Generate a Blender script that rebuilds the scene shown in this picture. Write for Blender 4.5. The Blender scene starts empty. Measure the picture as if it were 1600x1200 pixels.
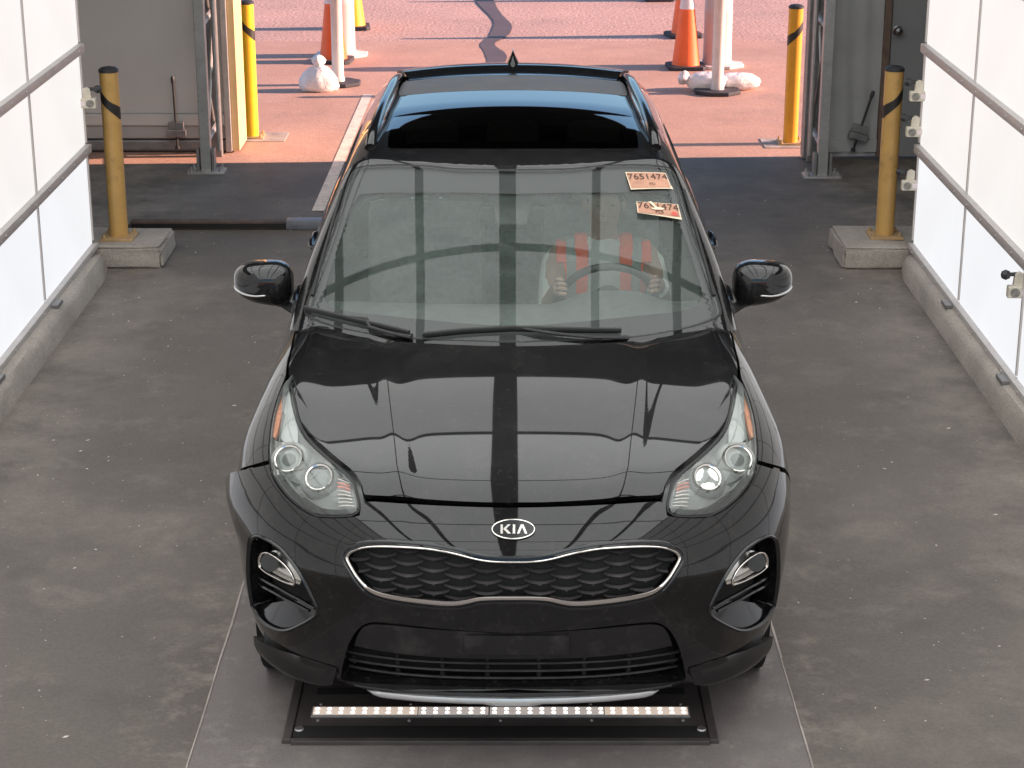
import bpy, bmesh, math, random
import numpy as np
from mathutils import Vector, Matrix
from mathutils.geometry import delaunay_2d_cdt
R = math.radians
random.seed(7)
rng = np.random.default_rng(11)
scene = bpy.context.scene

# ------------------------------------------------------------------ camera, sky, sun, exposure
cam_data = bpy.data.cameras.new('camera'); cam = bpy.data.objects.new('camera', cam_data)
scene.collection.objects.link(cam); scene.camera = cam
cam.location = (0, 0, 3.14); cam.rotation_euler = (R(90-18.68), 0, 0)
cam_data.sensor_width = 36; cam_data.lens = 69.2; cam_data.clip_end = 2000; cam_data.clip_start = .05
SUN_EL, SUN_AZ = R(17.5), math.atan2(.055, 1)          # azimuth measured from +x towards +y
world = bpy.data.worlds.new('World'); scene.world = world; world.use_nodes = True
wn = world.node_tree.nodes; bg = wn['Background']
sky = wn.new('ShaderNodeTexSky'); sky.sky_type = 'NISHITA'; sky.sun_disc = False
sky.sun_elevation = SUN_EL; sky.sun_rotation = R(90) - SUN_AZ; sky.air_density = 1.0; sky.dust_density = .25; sky.ozone_density = 3.0
world.node_tree.links.new(sky.outputs[0], bg.inputs[0]); bg.inputs[1].default_value = .105
sl = bpy.data.lights.new('sun', 'SUN'); sl.energy = 5.0; sl.angle = R(.5); sl.color = (1, .63, .48)
sun = bpy.data.objects.new('sun', sl); scene.collection.objects.link(sun)
sd = Vector((math.cos(SUN_EL)*math.cos(SUN_AZ), math.cos(SUN_EL)*math.sin(SUN_AZ), math.sin(SUN_EL)))
sun.rotation_euler = sd.to_track_quat('Z', 'Y').to_euler(); sun.location = sd*60
vs = scene.view_settings; vs.view_transform = 'Standard'; vs.look = 'None'; vs.exposure = 1.5; vs.gamma = 1
scene.cycles.max_bounces = 10; scene.cycles.transparent_max_bounces = 12

# ------------------------------------------------------------------ materials
def mat(name, base, rough=.6, metal=0., coat=0., coat_rough=.03, noise=0., nscale=8., bump=0., bscale=60., emit=None, estr=0., rvar=0.,
        stain=None, sscale=1.2, samt=0., stain2=None, s2scale=4., s2amt=0., dust=None, speck=0., speck_scale=150., coord='Object', spec=.5, evar=0.):
    m = bpy.data.materials.new(name); m.use_nodes = True
    nt = m.node_tree; N = nt.nodes; L = nt.links; b = N['Principled BSDF']
    b.inputs['Base Color'].default_value = (*base, 1); b.inputs['Roughness'].default_value = rough
    b.inputs['Metallic'].default_value = metal; b.inputs['Coat Weight'].default_value = coat
    b.inputs['Coat Roughness'].default_value = coat_rough; b.inputs['Specular IOR Level'].default_value = spec
    tc = N.new('ShaderNodeTexCoord').outputs[coord]
    def tex(scale, detail=5, rgh=.6):
        t = N.new('ShaderNodeTexNoise'); t.inputs['Scale'].default_value = scale
        t.inputs['Detail'].default_value = detail; t.inputs['Roughness'].default_value = rgh
        L.new(tc, t.inputs['Vector']); return t.outputs['Fac']
    def ramp(src, a, bb, lo=0., hi=1.):
        r = N.new('ShaderNodeMapRange'); r.inputs[1].default_value = a; r.inputs[2].default_value = bb
        r.inputs[3].default_value = lo; r.inputs[4].default_value = hi; L.new(src, r.inputs[0]); return r.outputs[0]
    def mix(fac, a, bcol, blend='MIX'):
        x = N.new('ShaderNodeMix'); x.data_type = 'RGBA'; x.blend_type = blend; x.clamp_result = False
        if isinstance(fac, float): x.inputs[0].default_value = fac
        else: L.new(fac, x.inputs[0])
        for s, v in ((x.inputs[6], a), (x.inputs[7], bcol)):
            if isinstance(v, tuple): s.default_value = (*v, 1)
            else: L.new(v, s)
        return x.outputs[2]
    col = base
    if noise:
        f = ramp(tex(nscale), .3, .7)
        col = mix(f, tuple(c*(1-noise) for c in base), tuple(c*(1+noise) for c in base))
    if stain:
        f = ramp(tex(sscale, 8, .68), .50, .68, 0., samt)
        col = mix(f, col, stain)
    if stain2:
        f = ramp(tex(s2scale, 9, .75), .54, .66, 0., s2amt)
        col = mix(f, col, stain2)
    if dust:                                            # dirt swept up along the two kerbs (dust = colour, distance it starts, distance of the kerb)
        sp_ = N.new('ShaderNodeSeparateXYZ'); L.new(tc, sp_.inputs[0])
        ab = N.new('ShaderNodeMath'); ab.operation = 'ADD'; ab.inputs[1].default_value = .045; L.new(sp_.outputs[0], ab.inputs[0])
        a2 = N.new('ShaderNodeMath'); a2.operation = 'ABSOLUTE'; L.new(ab.outputs[0], a2.inputs[0])
        w1 = N.new('ShaderNodeMath'); w1.operation = 'MULTIPLY'; L.new(ramp(a2.outputs[0], dust[1], dust[2], 0., 1.), w1.inputs[0])
        L.new(ramp(tex(2.3, 9, .72), .38, .66, 0., .85), w1.inputs[1])
        col = mix(w1.outputs[0], col, dust[0])
        w2 = N.new('ShaderNodeMath'); w2.operation = 'MULTIPLY'; L.new(ramp(a2.outputs[0], dust[1]-.42, .99, 0., 1.), w2.inputs[0])
        L.new(ramp(tex(5.5, 9, .75), .50, .66, 0., .6), w2.inputs[1]); col = mix(w2.outputs[0], col, dust[0])
        col = mix(ramp(tex(1.9, 3, .5), .60, .72, 0., .45), col, tuple(c*.55 for c in base))
    if speck:
        f = ramp(tex(speck_scale, 2, .5), .35, .65, 1-speck, 1+speck)
        col = mix(1., col, f, 'MULTIPLY')
    if not isinstance(col, tuple): L.new(col, b.inputs['Base Color'])
    if rvar:
        L.new(ramp(tex(nscale*1.7), .3, .7, max(0, rough-rvar), min(1, rough+rvar)), b.inputs['Roughness'])
    if bump:
        bp = N.new('ShaderNodeBump'); bp.inputs['Strength'].default_value = bump; bp.inputs['Distance'].default_value = .01
        L.new(tex(bscale, 4), bp.inputs['Height']); L.new(bp.outputs[0], b.inputs['Normal'])
    if emit:
        b.inputs['Emission Color'].default_value = (*emit, 1); b.inputs['Emission Strength'].default_value = estr
        if evar: L.new(ramp(tex(1.6, 6, .6), .3, .7, estr*(1-evar), estr*(1+evar)), b.inputs['Emission Strength'])
    return m

def glass_mat(name, tint, gain=1.7, haze=.03, haze_col=(.5, .55, .52), rough=0., streak=False):
    m = bpy.data.materials.new(name); m.use_nodes = True; nt = m.node_tree; N = nt.nodes; L = nt.links
    N.remove(N['Principled BSDF']); out = N['Material Output']
    ge = N.new('ShaderNodeNewGeometry')               # thin pane: Schlick reflectance, the same from both faces
    dt = N.new('ShaderNodeVectorMath'); dt.operation = 'DOT_PRODUCT'; L.new(ge.outputs['Normal'], dt.inputs[0]); L.new(ge.outputs['Incoming'], dt.inputs[1])
    def mth(op, a_, b_=None, clamp=False):
        x = N.new('ShaderNodeMath'); x.operation = op; x.use_clamp = clamp
        for i_, w_ in enumerate((a_, b_)):
            if w_ is None: continue
            if isinstance(w_, float): x.inputs[i_].default_value = w_
            else: L.new(w_, x.inputs[i_])
        return x.outputs[0]
    pw_ = mth('POWER', mth('SUBTRACT', 1., mth('ABSOLUTE', dt.outputs['Value']), True), 5.)
    mu_out = mth('MULTIPLY', mth('ADD', mth('MULTIPLY', pw_, .96), .04), gain, True)
    tr = N.new('ShaderNodeBsdfTransparent'); tr.inputs[0].default_value = (*tint, 1)
    gl = N.new('ShaderNodeBsdfGlossy'); gl.inputs['Roughness'].default_value = rough
    df = N.new('ShaderNodeBsdfDiffuse'); df.inputs[0].default_value = (*haze_col, 1)
    m1 = N.new('ShaderNodeMixShader'); m1.inputs[0].default_value = haze
    L.new(tr.outputs[0], m1.inputs[1]); L.new(df.outputs[0], m1.inputs[2])
    if streak:                                         # a film of dust thicker in patches, as on an unwashed pane
        tc = N.new('ShaderNodeTexCoord'); sx = N.new('ShaderNodeSeparateXYZ'); L.new(tc.outputs['Object'], sx.inputs[0])
        dx_ = mth('ADD', sx.outputs[0], .26); dy_ = mth('ADD', sx.outputs[1], -1.08)
        rad = mth('SQRT', mth('ADD', mth('MULTIPLY', dx_, dx_), mth('MULTIPLY', dy_, dy_))); ang = mth('ARCTAN2', dy_, dx_)
        cb = N.new('ShaderNodeCombineXYZ'); L.new(mth('MULTIPLY', rad, 14.), cb.inputs[0]); L.new(mth('MULTIPLY', ang, 1.1), cb.inputs[1])
        t = N.new('ShaderNodeTexNoise'); t.inputs['Scale'].default_value = 2.2; t.inputs['Detail'].default_value = 8; t.inputs['Roughness'].default_value = .65
        L.new(cb.outputs[0], t.inputs['Vector'])
        mr = N.new('ShaderNodeMapRange'); mr.inputs[1].default_value = .35; mr.inputs[2].default_value = .72
        mr.inputs[3].default_value = haze*.72; mr.inputs[4].default_value = haze*1.55
        L.new(t.outputs['Fac'], mr.inputs[0]); L.new(mr.outputs[0], m1.inputs[0])
    m2 = N.new('ShaderNodeMixShader'); L.new(mu_out, m2.inputs[0]); L.new(m1.outputs[0], m2.inputs[1]); L.new(gl.outputs[0], m2.inputs[2])
    L.new(m2.outputs[0], out.inputs[0]); return m

M = {}
M['paint'] = mat('black_paint', (.0055, .0055, .0062), .3, coat=1., coat_rough=.02, bump=.004, bscale=160, spec=.04, stain=(.030, .028, .026), sscale=7, samt=.35, stain2=(.05, .046, .042), s2scale=40, s2amt=.25)
M['paint'].node_tree.nodes['Principled BSDF'].inputs['Coat IOR'].default_value = 1.5
M['gloss'] = mat('gloss_black_plastic', (.008, .008, .009), .12, coat=.3, bump=.005, bscale=120)
M['plastic'] = mat('matt_black_plastic', (.014, .013, .014), .55, noise=.3, nscale=20, bump=.05, bscale=200, rvar=.1)
M['void'] = mat('dark_inner_steel', (.006, .006, .006), .8)
M['dusty'] = mat('dusty_black_plastic', (.012, .011, .012), .5, stain=(.10, .09, .085), sscale=9, samt=.35, bump=.05, bscale=150)
M['chrome'] = mat('chrome', (.78, .74, .70), .12, metal=1., noise=.06, nscale=12)
M['satin'] = mat('satin_silver', (.66, .66, .66), .34, metal=.7, noise=.05, nscale=14)
M['reflector'] = mat('lamp_reflector', (.72, .71, .68), .22, metal=.85, noise=.08, nscale=30)
M['lampgrey'] = mat('lamp_inner_grey', (.21, .215, .21), .35, metal=.2, noise=.15, nscale=14)
M['lampdark'] = mat('lamp_inner_dark', (.05, .053, .052), .3, noise=.2, nscale=20)
M['amber'] = mat('amber_lens', (.72, .30, .17), .25, coat=.6, noise=.2, nscale=40)
M['orangebulb'] = mat('orange_lens', (.55, .16, .10), .3, coat=.5, noise=.25, nscale=30)
M['lens'] = glass_mat('headlight_lens', (.93, .95, .94), 1.3, .085, (.55, .58, .56))
M['windshield'] = glass_mat('windshield_glass', (.88, .92, .90), 1.05, .018, streak=True)
M['sideglass'] = glass_mat('side_glass', (.42, .46, .44), 1.6, .02)
M['roofglass'] = glass_mat('tinted_roof_glass', (.14, .145, .14), 1.35, .0)
M['film'] = glass_mat('dusty_inner_pane', (1, 1, 1), 0., .09, (.43, .50, .465), streak=True)
M['darkglass'] = mat('dark_roof_glass', (.005, .005, .006), .03, coat=.2, noise=.2, nscale=3)
M['frit'] = mat('black_ceramic_border', (.012, .011, .012), .5)
M['guide'] = mat('light_guide', (.32, .325, .315), .3, coat=.4, noise=.1, nscale=20)
M['bar'] = mat('grille_bar_satin', (.14, .13, .135), .28, metal=.75, noise=.2, nscale=20)
M['dashroof'] = mat('grey_brown_roof_panel', (.085, .075, .074), .5, noise=.1, nscale=6, stain=(.13, .115, .11), sscale=5, samt=.4)  # rough grey-brown roof section with paler patches
M['rubber'] = mat('black_rubber', (.012, .012, .012), .6, noise=.2, nscale=20)
M['tyre'] = mat('tyre_rubber', (.02, .02, .02), .8, noise=.3, nscale=25, bump=.2, bscale=60)
M['rim'] = mat('rim_alloy', (.45, .45, .46), .3, metal=.9, noise=.05)
M['ledon'] = mat('lit_led', (1, 1, 1), .4, emit=(1, .93, .88), estr=.75)
M['cloth'] = mat('seat_cloth', (.17, .185, .175), .9, noise=.2, nscale=40, bump=.1, bscale=150)
M['dash'] = mat('dashboard_plastic', (.085, .09, .087), .6, noise=.15, nscale=30, bump=.08, bscale=250)
M['liner'] = mat('headliner', (.30, .32, .31), .9, noise=.08, nscale=20)
M['paper'] = mat('salmon_paper', (.50, .26, .175), .8, noise=.15, nscale=25)
M['paperedge'] = mat('paper_edge', (.80, .66, .48), .8, noise=.1, nscale=25)
M['ink'] = mat('black_ink', (.07, .04, .03), .8)
M['white_ink'] = mat('white_print', (.75, .62, .52), .7)
M['red_ink'] = mat('red_print', (.62, .09, .07), .7)

# ------------------------------------------------------------------ object helpers
def link(o, parent=None):
    scene.collection.objects.link(o)
    if parent is not None: o.parent = parent
    return o
def tag(o, label, cat, group=None, kind=None):
    if label: o['label'] = label
    if cat: o['category'] = cat
    if group: o['group'] = group
    if kind: o['kind'] = kind
    return o
def thing(name, label, cat, loc=(0, 0, 0), rot=(0, 0, 0), group=None):
    o = bpy.data.objects.new(name, None); o.empty_display_size = .1; o.location = loc; o.rotation_euler = rot
    return tag(link(o), label, cat, group)
class MB:
    """collects shapes into one mesh"""
    def __init__(self): self.v = []; self.f = []; self.s = []
    def add(self, v, f, smooth=False):
        n = len(self.v); self.v += [tuple(p) for p in v]; self.f += [tuple(i+n for i in q) for q in f]; self.s += [smooth]*len(f); return self
    def box(self, c, s, rot=None, bev=0.):
        x, y, z = (d/2 for d in s)
        if bev <= 0:
            v = [Vector((a*x, b*y, d*z)) for a in (-1, 1) for b in (-1, 1) for d in (-1, 1)]
            f = [(0, 1, 3, 2), (4, 6, 7, 5), (0, 4, 5, 1), (2, 3, 7, 6), (0, 2, 6, 4), (1, 5, 7, 3)]
        else:
            bm = bmesh.new(); bmesh.ops.create_cube(bm, size=1); bmesh.ops.scale(bm, vec=s, verts=bm.verts)
            bmesh.ops.bevel(bm, geom=bm.edges[:], offset=bev, segments=2, profile=.6, affect='EDGES')
            v = [q.co.copy() for q in bm.verts]; f = [[q.index for q in p.verts] for p in bm.faces]; bm.free()
        if rot is not None: v = [rot @ p for p in v]
        return self.add([p+Vector(c) for p in v], f)
    def lathe(self, prof, c=(0, 0, 0), axis=(0, 0, 1), n=24, smooth=True, sx=1., sy=1.):
        q = Vector(axis).normalized().to_track_quat('Z', 'Y').to_matrix(); v = []; f = []
        for r, h in prof:
            for k in range(n):
                a = 2*math.pi*k/n; v.append(Vector(c)+q @ Vector((r*sx*math.cos(a), r*sy*math.sin(a), h)))
        for i in range(len(prof)-1):
            for k in range(n):
                k2 = (k+1) % n; f.append((i*n+k, i*n+k2, (i+1)*n+k2, (i+1)*n+k))
        if prof[0][0] > 1e-6: f.append(tuple(range(n))[::-1])
        if prof[-1][0] > 1e-6: f.append(tuple((len(prof)-1)*n+k for k in range(n)))
        return self.add(v, f, smooth)
    def tube(self, pts, r, n=8, smooth=True, closed=False, flat=1., up=(0, 0, 1)):
        P = [Vector(p) for p in pts]; m = len(P); v = []; f = []
        for i, p in enumerate(P):
            a = P[(i-1) % m] if closed or i > 0 else p; b = P[(i+1) % m] if closed or i < m-1 else p
            t = (b-a).normalized(); s = t.cross(Vector(up))
            if s.length < 1e-4: s = t.cross(Vector((1, 0, 0)))
            s.normalize(); u = s.cross(t); rr = r[i] if isinstance(r, (list, tuple)) else r
            for k in range(n):
                g = 2*math.pi*k/n; v.append(p+s*rr*math.cos(g)+u*rr*flat*math.sin(g))
        for i in range(m if closed else m-1):
            j = (i+1) % m
            for k in range(n):
                k2 = (k+1) % n; f.append((i*n+k, i*n+k2, j*n+k2, j*n+k))
        if not closed: f += [tuple(range(n))[::-1], tuple((m-1)*n+k for k in range(n))]
        return self.add(v, f, smooth)
    def prism(self, poly, z0, z1, frame=None):
        n = len(poly); v = [Vector((x, y, z0)) for x, y in poly]+[Vector((x, y, z1)) for x, y in poly]
        if frame is not None: v = [frame @ p for p in v]
        return self.add(v, [tuple(range(n))[::-1], tuple(range(n, 2*n))]+[(k, (k+1) % n, n+(k+1) % n, n+k) for k in range(n)])
    def build(self, name, m, parent=None, bevel=0., sharp=40, loc=None):
        me = bpy.data.meshes.new(name); me.from_pydata(self.v, [], self.f)
        bm = bmesh.new(); bm.from_mesh(me); bmesh.ops.recalc_face_normals(bm, faces=bm.faces[:]); bm.to_mesh(me); bm.free()
        for p, s in zip(me.polygons, self.s): p.use_smooth = s
        if any(self.s): me.set_sharp_from_angle(angle=R(sharp))
        me.materials.append(M[m] if isinstance(m, str) else m)
        o = link(bpy.data.objects.new(name, me), parent)
        if loc is not None: o.location = loc
        if bevel:
            md = o.modifiers.new('bevel', 'BEVEL'); md.width = bevel; md.segments = 2; md.limit_method = 'ANGLE'; md.angle_limit = R(50)
        return o
def text_mesh(body_text, size, res=3):
    cu = bpy.data.curves.new('t', 'FONT'); cu.body = body_text; cu.size = size; cu.align_x = 'CENTER'; cu.align_y = 'CENTER'; cu.resolution_u = res
    o = bpy.data.objects.new('t', cu); scene.collection.objects.link(o)
    dg = bpy.context.evaluated_depsgraph_get(); dg.update(); me = o.evaluated_get(dg).to_mesh()
    v = [tuple(p.co) for p in me.vertices]; f = [tuple(p.vertices) for p in me.polygons]
    o.evaluated_get(dg).to_mesh_clear(); bpy.data.objects.remove(o); bpy.data.curves.remove(cu); return v, f
# ------------------------------------------------------------------ the setting: ground, slab, kerbs
M['ground'] = mat('sunlit_coarse_asphalt', (.48, .30, .25), .9, noise=.10, nscale=.7, bump=.5, bscale=45, speck=.42, speck_scale=34, stain=(.22, .16, .15), sscale=.5, samt=.4)  # coarse asphalt with the pink of the low sun put into its colour
M['apron'] = mat('sunlit_worn_asphalt', (.45, .268, .205), .85, noise=.12, nscale=1.1, bump=.3, bscale=60, speck=.16, speck_scale=70, stain=(.53, .345, .275), sscale=.9, samt=.5, stain2=(.25, .17, .16), s2scale=1.2, s2amt=.35)  # same asphalt as the lane, with pink sunlight put into the colour
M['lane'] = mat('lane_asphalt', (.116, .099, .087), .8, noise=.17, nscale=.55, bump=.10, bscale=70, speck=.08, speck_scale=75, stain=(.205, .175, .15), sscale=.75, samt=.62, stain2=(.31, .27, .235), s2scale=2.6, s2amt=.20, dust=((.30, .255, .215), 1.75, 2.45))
M['slab'] = mat('lane_concrete', (.150, .130, .126), .72, noise=.09, nscale=1.6, bump=.12, bscale=120, speck=.10, speck_scale=140, stain=(.26, .235, .22), sscale=2.2, samt=.45, stain2=(.34, .31, .285), s2scale=6.5, s2amt=.35)
M['kerb'] = mat('kerb_concrete', (.36, .315, .275), .88, noise=.14, nscale=2.5, bump=.2, bscale=40, speck=.14, speck_scale=90, stain=(.21, .185, .165), sscale=2.2, samt=.55)
M['line'] = mat('road_paint', (.74, .62, .52), .75, noise=.10, nscale=9, speck=.12, speck_scale=60, stain=(.33, .25, .22), sscale=6, samt=.5)
M['tar'] = mat('tar_seal', (.10, .075, .08), .7, noise=.15, nscale=4)
M['joint'] = mat('joint_grout', (.36, .31, .28), .85, noise=.35, nscale=6)
M['alu'] = mat('rail_aluminium', (.52, .48, .455), .5, metal=.25, noise=.08, nscale=7, bump=.03, bscale=80)
M['aludark'] = mat('dark_frame', (.055, .055, .056), .55, noise=.1, nscale=6)
M['panel'] = mat('lit_panel', (.06, .06, .06), .5, emit=(1, .97, .945), estr=.315, evar=.03)
M['panelcool'] = mat('lit_panel_cool', (.06, .06, .06), .5, emit=(.96, .97, 1.0), estr=.32, evar=.03)
M['panelceil'] = mat('lit_panel_ceiling', (.06, .06, .06), .5, emit=(.98, 1.0, .985), estr=.98)
M['panelceildim'] = mat('lit_panel_ceiling_dim', (.06, .06, .06), .5, emit=(.98, 1.0, .985), estr=.62)
M['canopy'] = mat('canopy_fabric', (.02, .019, .02), .9, noise=.15, nscale=2)
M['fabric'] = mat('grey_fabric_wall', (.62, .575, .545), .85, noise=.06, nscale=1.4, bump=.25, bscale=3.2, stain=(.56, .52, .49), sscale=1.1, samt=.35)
M['fabricshade'] = mat('shaded_fabric_wall', (.40, .385, .375), .85, noise=.08, nscale=1.8, bump=.4, bscale=3.5, stain=(.28, .26, .25), sscale=1.3, samt=.4)  # darker twin of the wall fabric, its shade put into the colour
M['tan'] = mat('tan_board', (.60, .43, .22), .8, noise=.12, nscale=3, bump=.1, bscale=20)
M['brownwood'] = mat('brown_board', (.16, .10, .075), .75, noise=.25, nscale=8)
M['galv'] = mat('galvanised_steel', (.42, .40, .39), .42, metal=.55, noise=.14, nscale=16, bump=.04, bscale=60)
M['galvdark'] = mat('weathered_steel', (.24, .23, .225), .5, metal=.5, noise=.2, nscale=12)
M['door'] = mat('grey_door_paint', (.23, .225, .225), .55, noise=.06, nscale=3)
M['brass'] = mat('door_knob_metal', (.30, .27, .25), .25, metal=1.)
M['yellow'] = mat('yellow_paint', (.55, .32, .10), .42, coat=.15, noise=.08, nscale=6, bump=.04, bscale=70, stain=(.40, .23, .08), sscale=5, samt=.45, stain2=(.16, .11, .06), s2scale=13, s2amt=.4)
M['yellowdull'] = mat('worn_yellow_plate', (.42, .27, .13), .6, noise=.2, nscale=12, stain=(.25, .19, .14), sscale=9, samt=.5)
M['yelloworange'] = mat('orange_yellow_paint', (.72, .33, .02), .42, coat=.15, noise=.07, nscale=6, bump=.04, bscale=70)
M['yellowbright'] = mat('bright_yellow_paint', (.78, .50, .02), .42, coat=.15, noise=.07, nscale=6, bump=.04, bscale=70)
M['tape'] = mat('black_tape', (.02, .018, .016), .5, noise=.2, nscale=20)
M['cap'] = mat('black_cap', (.03, .03, .033), .5)
M['creambox'] = mat('cream_plastic', (.62, .56, .46), .55, noise=.12, nscale=30)
M['rust'] = mat('rusty_steel', (.115, .075, .06), .7, metal=.2, noise=.35, nscale=12, stain=(.05, .045, .045), sscale=4, samt=.6)
M['bluegrey'] = mat('blue_grey_steel', (.17, .175, .195), .45, metal=.4, noise=.1, nscale=12)
M['cone'] = mat('orange_cone_plastic', (.95, .145, .03), .5, noise=.05, nscale=6)
M['coneyellow'] = mat('amber_cone_plastic', (.95, .42, .02), .5, noise=.05, nscale=6)
M['collar'] = mat('reflective_white', (.78, .66, .66), .45, noise=.05, nscale=10)
M['conebase'] = mat('cone_base_rubber', (.035, .033, .04), .75, noise=.2, nscale=14)
M['whitepost'] = mat('white_post_plastic', (.70, .62, .58), .5, noise=.08, nscale=8, stain=(.42, .36, .33), sscale=3, samt=.35)
M['greypost'] = mat('grey_white_plastic', (.55, .48, .47), .5, noise=.06, nscale=6)
M['bag'] = mat('white_sandbag_plastic', (.86, .80, .79), .45, noise=.10, nscale=14, bump=1., bscale=26, stain=(.55, .50, .48), sscale=9, samt=.4)
M['plate'] = mat('dark_steel_plate', (.085, .072, .070), .5, metal=.35, noise=.25, nscale=5, bump=.03, bscale=120, stain=(.13, .11, .10), sscale=6, samt=.3)
M['screw'] = mat('screw_steel', (.55, .52, .5), .35, metal=.9)
M['ledwarm'] = mat('lit_led_warm', (1, 1, 1), .4, emit=(1, .90, .80), estr=2.0)
M['leddim'] = mat('lit_led_strip', (.4, .38, .36), .4, emit=(1, .80, .66), estr=.20)
M['ledmid'] = mat('lit_led_strip_mid', (.4, .38, .36), .4, emit=(1, .88, .82), estr=.13)
M['ledchannel'] = mat('led_channel', (.42, .39, .37), .4, metal=.6, noise=.1, nscale=30)
M['unseen_warehouse'] = mat('unseen_cladding', (.20, .17, .16), .7, noise=.1, nscale=.3)

def sheet(name, x0, x1, y0, y1, z, m, nx=1, ny=1):
    v = [(x0+(x1-x0)*i/nx, y0+(y1-y0)*j/ny, z) for j in range(ny+1) for i in range(nx+1)]
    f = [(j*(nx+1)+i, j*(nx+1)+i+1, (j+1)*(nx+1)+i+1, (j+1)*(nx+1)+i) for j in range(ny) for i in range(nx)]
    o = MB().add(v, f).build(name, m); o['kind'] = 'structure'; return o
sheet('ground', -400, 400, -300, 700, 0, 'ground')
def strip(name, corners, m):
    o = MB().add(corners, [(0, 1, 2, 3)]).build(name, m); o['kind'] = 'structure'
strip('outdoor_pavement', [(-40, 12.44, .004), (40, 16.60, .004), (40, 20.25, .004), (-40, 20.25, .004)], 'apron')  # sunlit-toned asphalt, cut along the edge of the cast shadow
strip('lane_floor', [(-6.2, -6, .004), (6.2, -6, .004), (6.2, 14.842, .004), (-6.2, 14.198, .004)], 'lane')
sheet('lane_slab', -1.022, .944, -6, 8.9, .008, 'slab')
b = MB()
for xe in (-1.028, .944):
    pts = []; y = -6.
    while y < 8.9: pts.append((y, random.uniform(-.002, .002))); y += .25
    for (ya, a), (yb, c) in zip(pts, pts[1:]):
        w = .004+.004*random.random()
        b.add([(xe+a, ya, .011), (xe+a+w, ya, .011), (xe+c+w, yb, .011), (xe+c, yb, .011)], [(0, 1, 2, 3)])
o = b.build('slab_joint', 'joint'); o['kind'] = 'structure'
# white lane line on the asphalt
o = MB().add([(-1.345, 12.9, .008), (-1.262, 12.9, .008), (-1.228, 17.22, .008), (-1.311, 17.22, .008)], [(0, 1, 2, 3)]).build('lane_line', 'line'); o['kind'] = 'structure'
# tar sealed crack
path = [(-.42, 25.), (-.30, 23.1), (-.18, 22.1), (-.10, 21.4), (-.14, 20.6), (-.25, 20.05), (-.17, 19.5), (-.15, 19.0), (-.22, 18.5), (-.2, 18.2)]
fine = []
for i in range(len(path)-1):
    p0, p1, p2, p3 = (path[max(0, i-1)], path[i], path[i+1], path[min(len(path)-1, i+2)])
    for t in (0, .2, .4, .6, .8):
        fine.append(tuple(.5*(2*b_+(c_-a_)*t+(2*a_-5*b_+4*c_-d_)*t*t+(3*b_-a_-3*c_+d_)*t**3) for a_, b_, c_, d_ in zip(p0, p1, p2, p3)))
v = []; f = []
for i, (x, y) in enumerate(fine):
    w = .088+.016*math.sin(i*.45)+random.uniform(-.004, .004)
    v += [(x-w, y, .009), (x+w, y, .009)]
    if i: f.append((2*i-2, 2*i-1, 2*i+1, 2*i))
o = MB().add(v, f).build('crack_seal', 'tar'); o['kind'] = 'structure'

def kerb(x_in, x_out, y0, y1):
    n = 60; v = []; f = []; s = 1 if x_out > x_in else -1
    for i in range(n+1):
        y = y0+(y1-y0)*i/n; j = lambda a: random.uniform(-a, a)
        e = .03 if i == n else 0
        prof = [(x_in+s*e, .0), (x_in+s*(.012+e)+j(.004), .095-e), (x_in+s*(.035+e)+j(.003), .128-e+j(.003)), (x_in+s*.10, .136-e+j(.002)), (x_out, .137), (x_out, 0)]
        v += [(a, y, z) for a, z in prof]
    for i in range(n):
        for k in range(5): f.append((i*6+k, i*6+k+1, i*6+7+k, i*6+6+k))
    f.append(tuple(range(6))); f.append(tuple(n*6+k for k in range(6)))
    o = MB().add(v, f, True).build('kerb', 'kerb', sharp=50); o['kind'] = 'structure'; return o
kerb(-2.398, -2.80, -3, 11.42); kerb(2.304, 2.72, -3, 11.40)

# ------------------------------------------------------------------ walls of lit panels
def light_wall(x, s, label):
    w = thing('light_wall', label, 'light wall', (x, 11.45, .137))
    P = 1.28; Hh = .592; cols, rows = 11, 4
    pm = {}
    for k in ('panel', 'panelcool'):
        b = MB().box((0, 0, 0), (.03, P-.022, Hh-.004)); pm[k] = b
    protos = {}
    for c in range(cols):
        for r in range(rows if c < 4 else 7):  # upper rows out of view, added to brighten the reflections in the bumper
            k = 'panelcool' if r == 0 else 'panel'
            loc = (s*.015, -P*(c+.5), Hh*(r+.5)+.01)
            if k not in protos: o = protos[k] = pm[k].build('light_panel', k, w)
            else:
                o = protos[k].copy(); link(o, w)
            o.location = loc
    L = P*cols
    L0 = L
    for r in range(8):
        z = Hh*r+.01; L = L0 if r <= rows else L0-4*P; Ly = -L0+L/2; b = MB().box((s*-.012, Ly, z), (.045, L, .050 if r else .035), bev=.004)
        for c in range(0 if r <= rows else 16, cols*4):                        # screw heads along the rail
            b.lathe([(.007, 0), (.006, .004), (0, .005)], (-s*.035, -P*(c+.5)/4, z), (-s, 0, 0), 8)
        b.build('rail' if r else 'base_rail', 'alu', w)
    for c in range(cols+1):
        b = MB()
        for r in range(rows if c < 4 else 7): b.box((s*.006, -P*c+(.0 if c else .006), Hh*(r+.5)+.01), (.03, .016, Hh-.062))
        b.build('mullion', 'alu', w)
    for c in range(cols):                              # feet that hold the base rail on the kerb
        MB().box((-s*.05, -P*(c+1)+.05, .004), (.05, .12, .022), bev=.004).build('foot_clip', 'galvdark', w)
    MB().box((s*.055, -L0/2, rows*Hh/2), (.03, L0, rows*Hh+.05)).box((s*.055, -L0/2-2*P, 5.53*Hh), (.03, L0-4*P, 3*Hh)).build('backing_sheet', 'canopy', w)
    return w
light_wall(-2.515, -1, 'tall wall of glowing white panels in grey rails along the left kerb')
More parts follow.
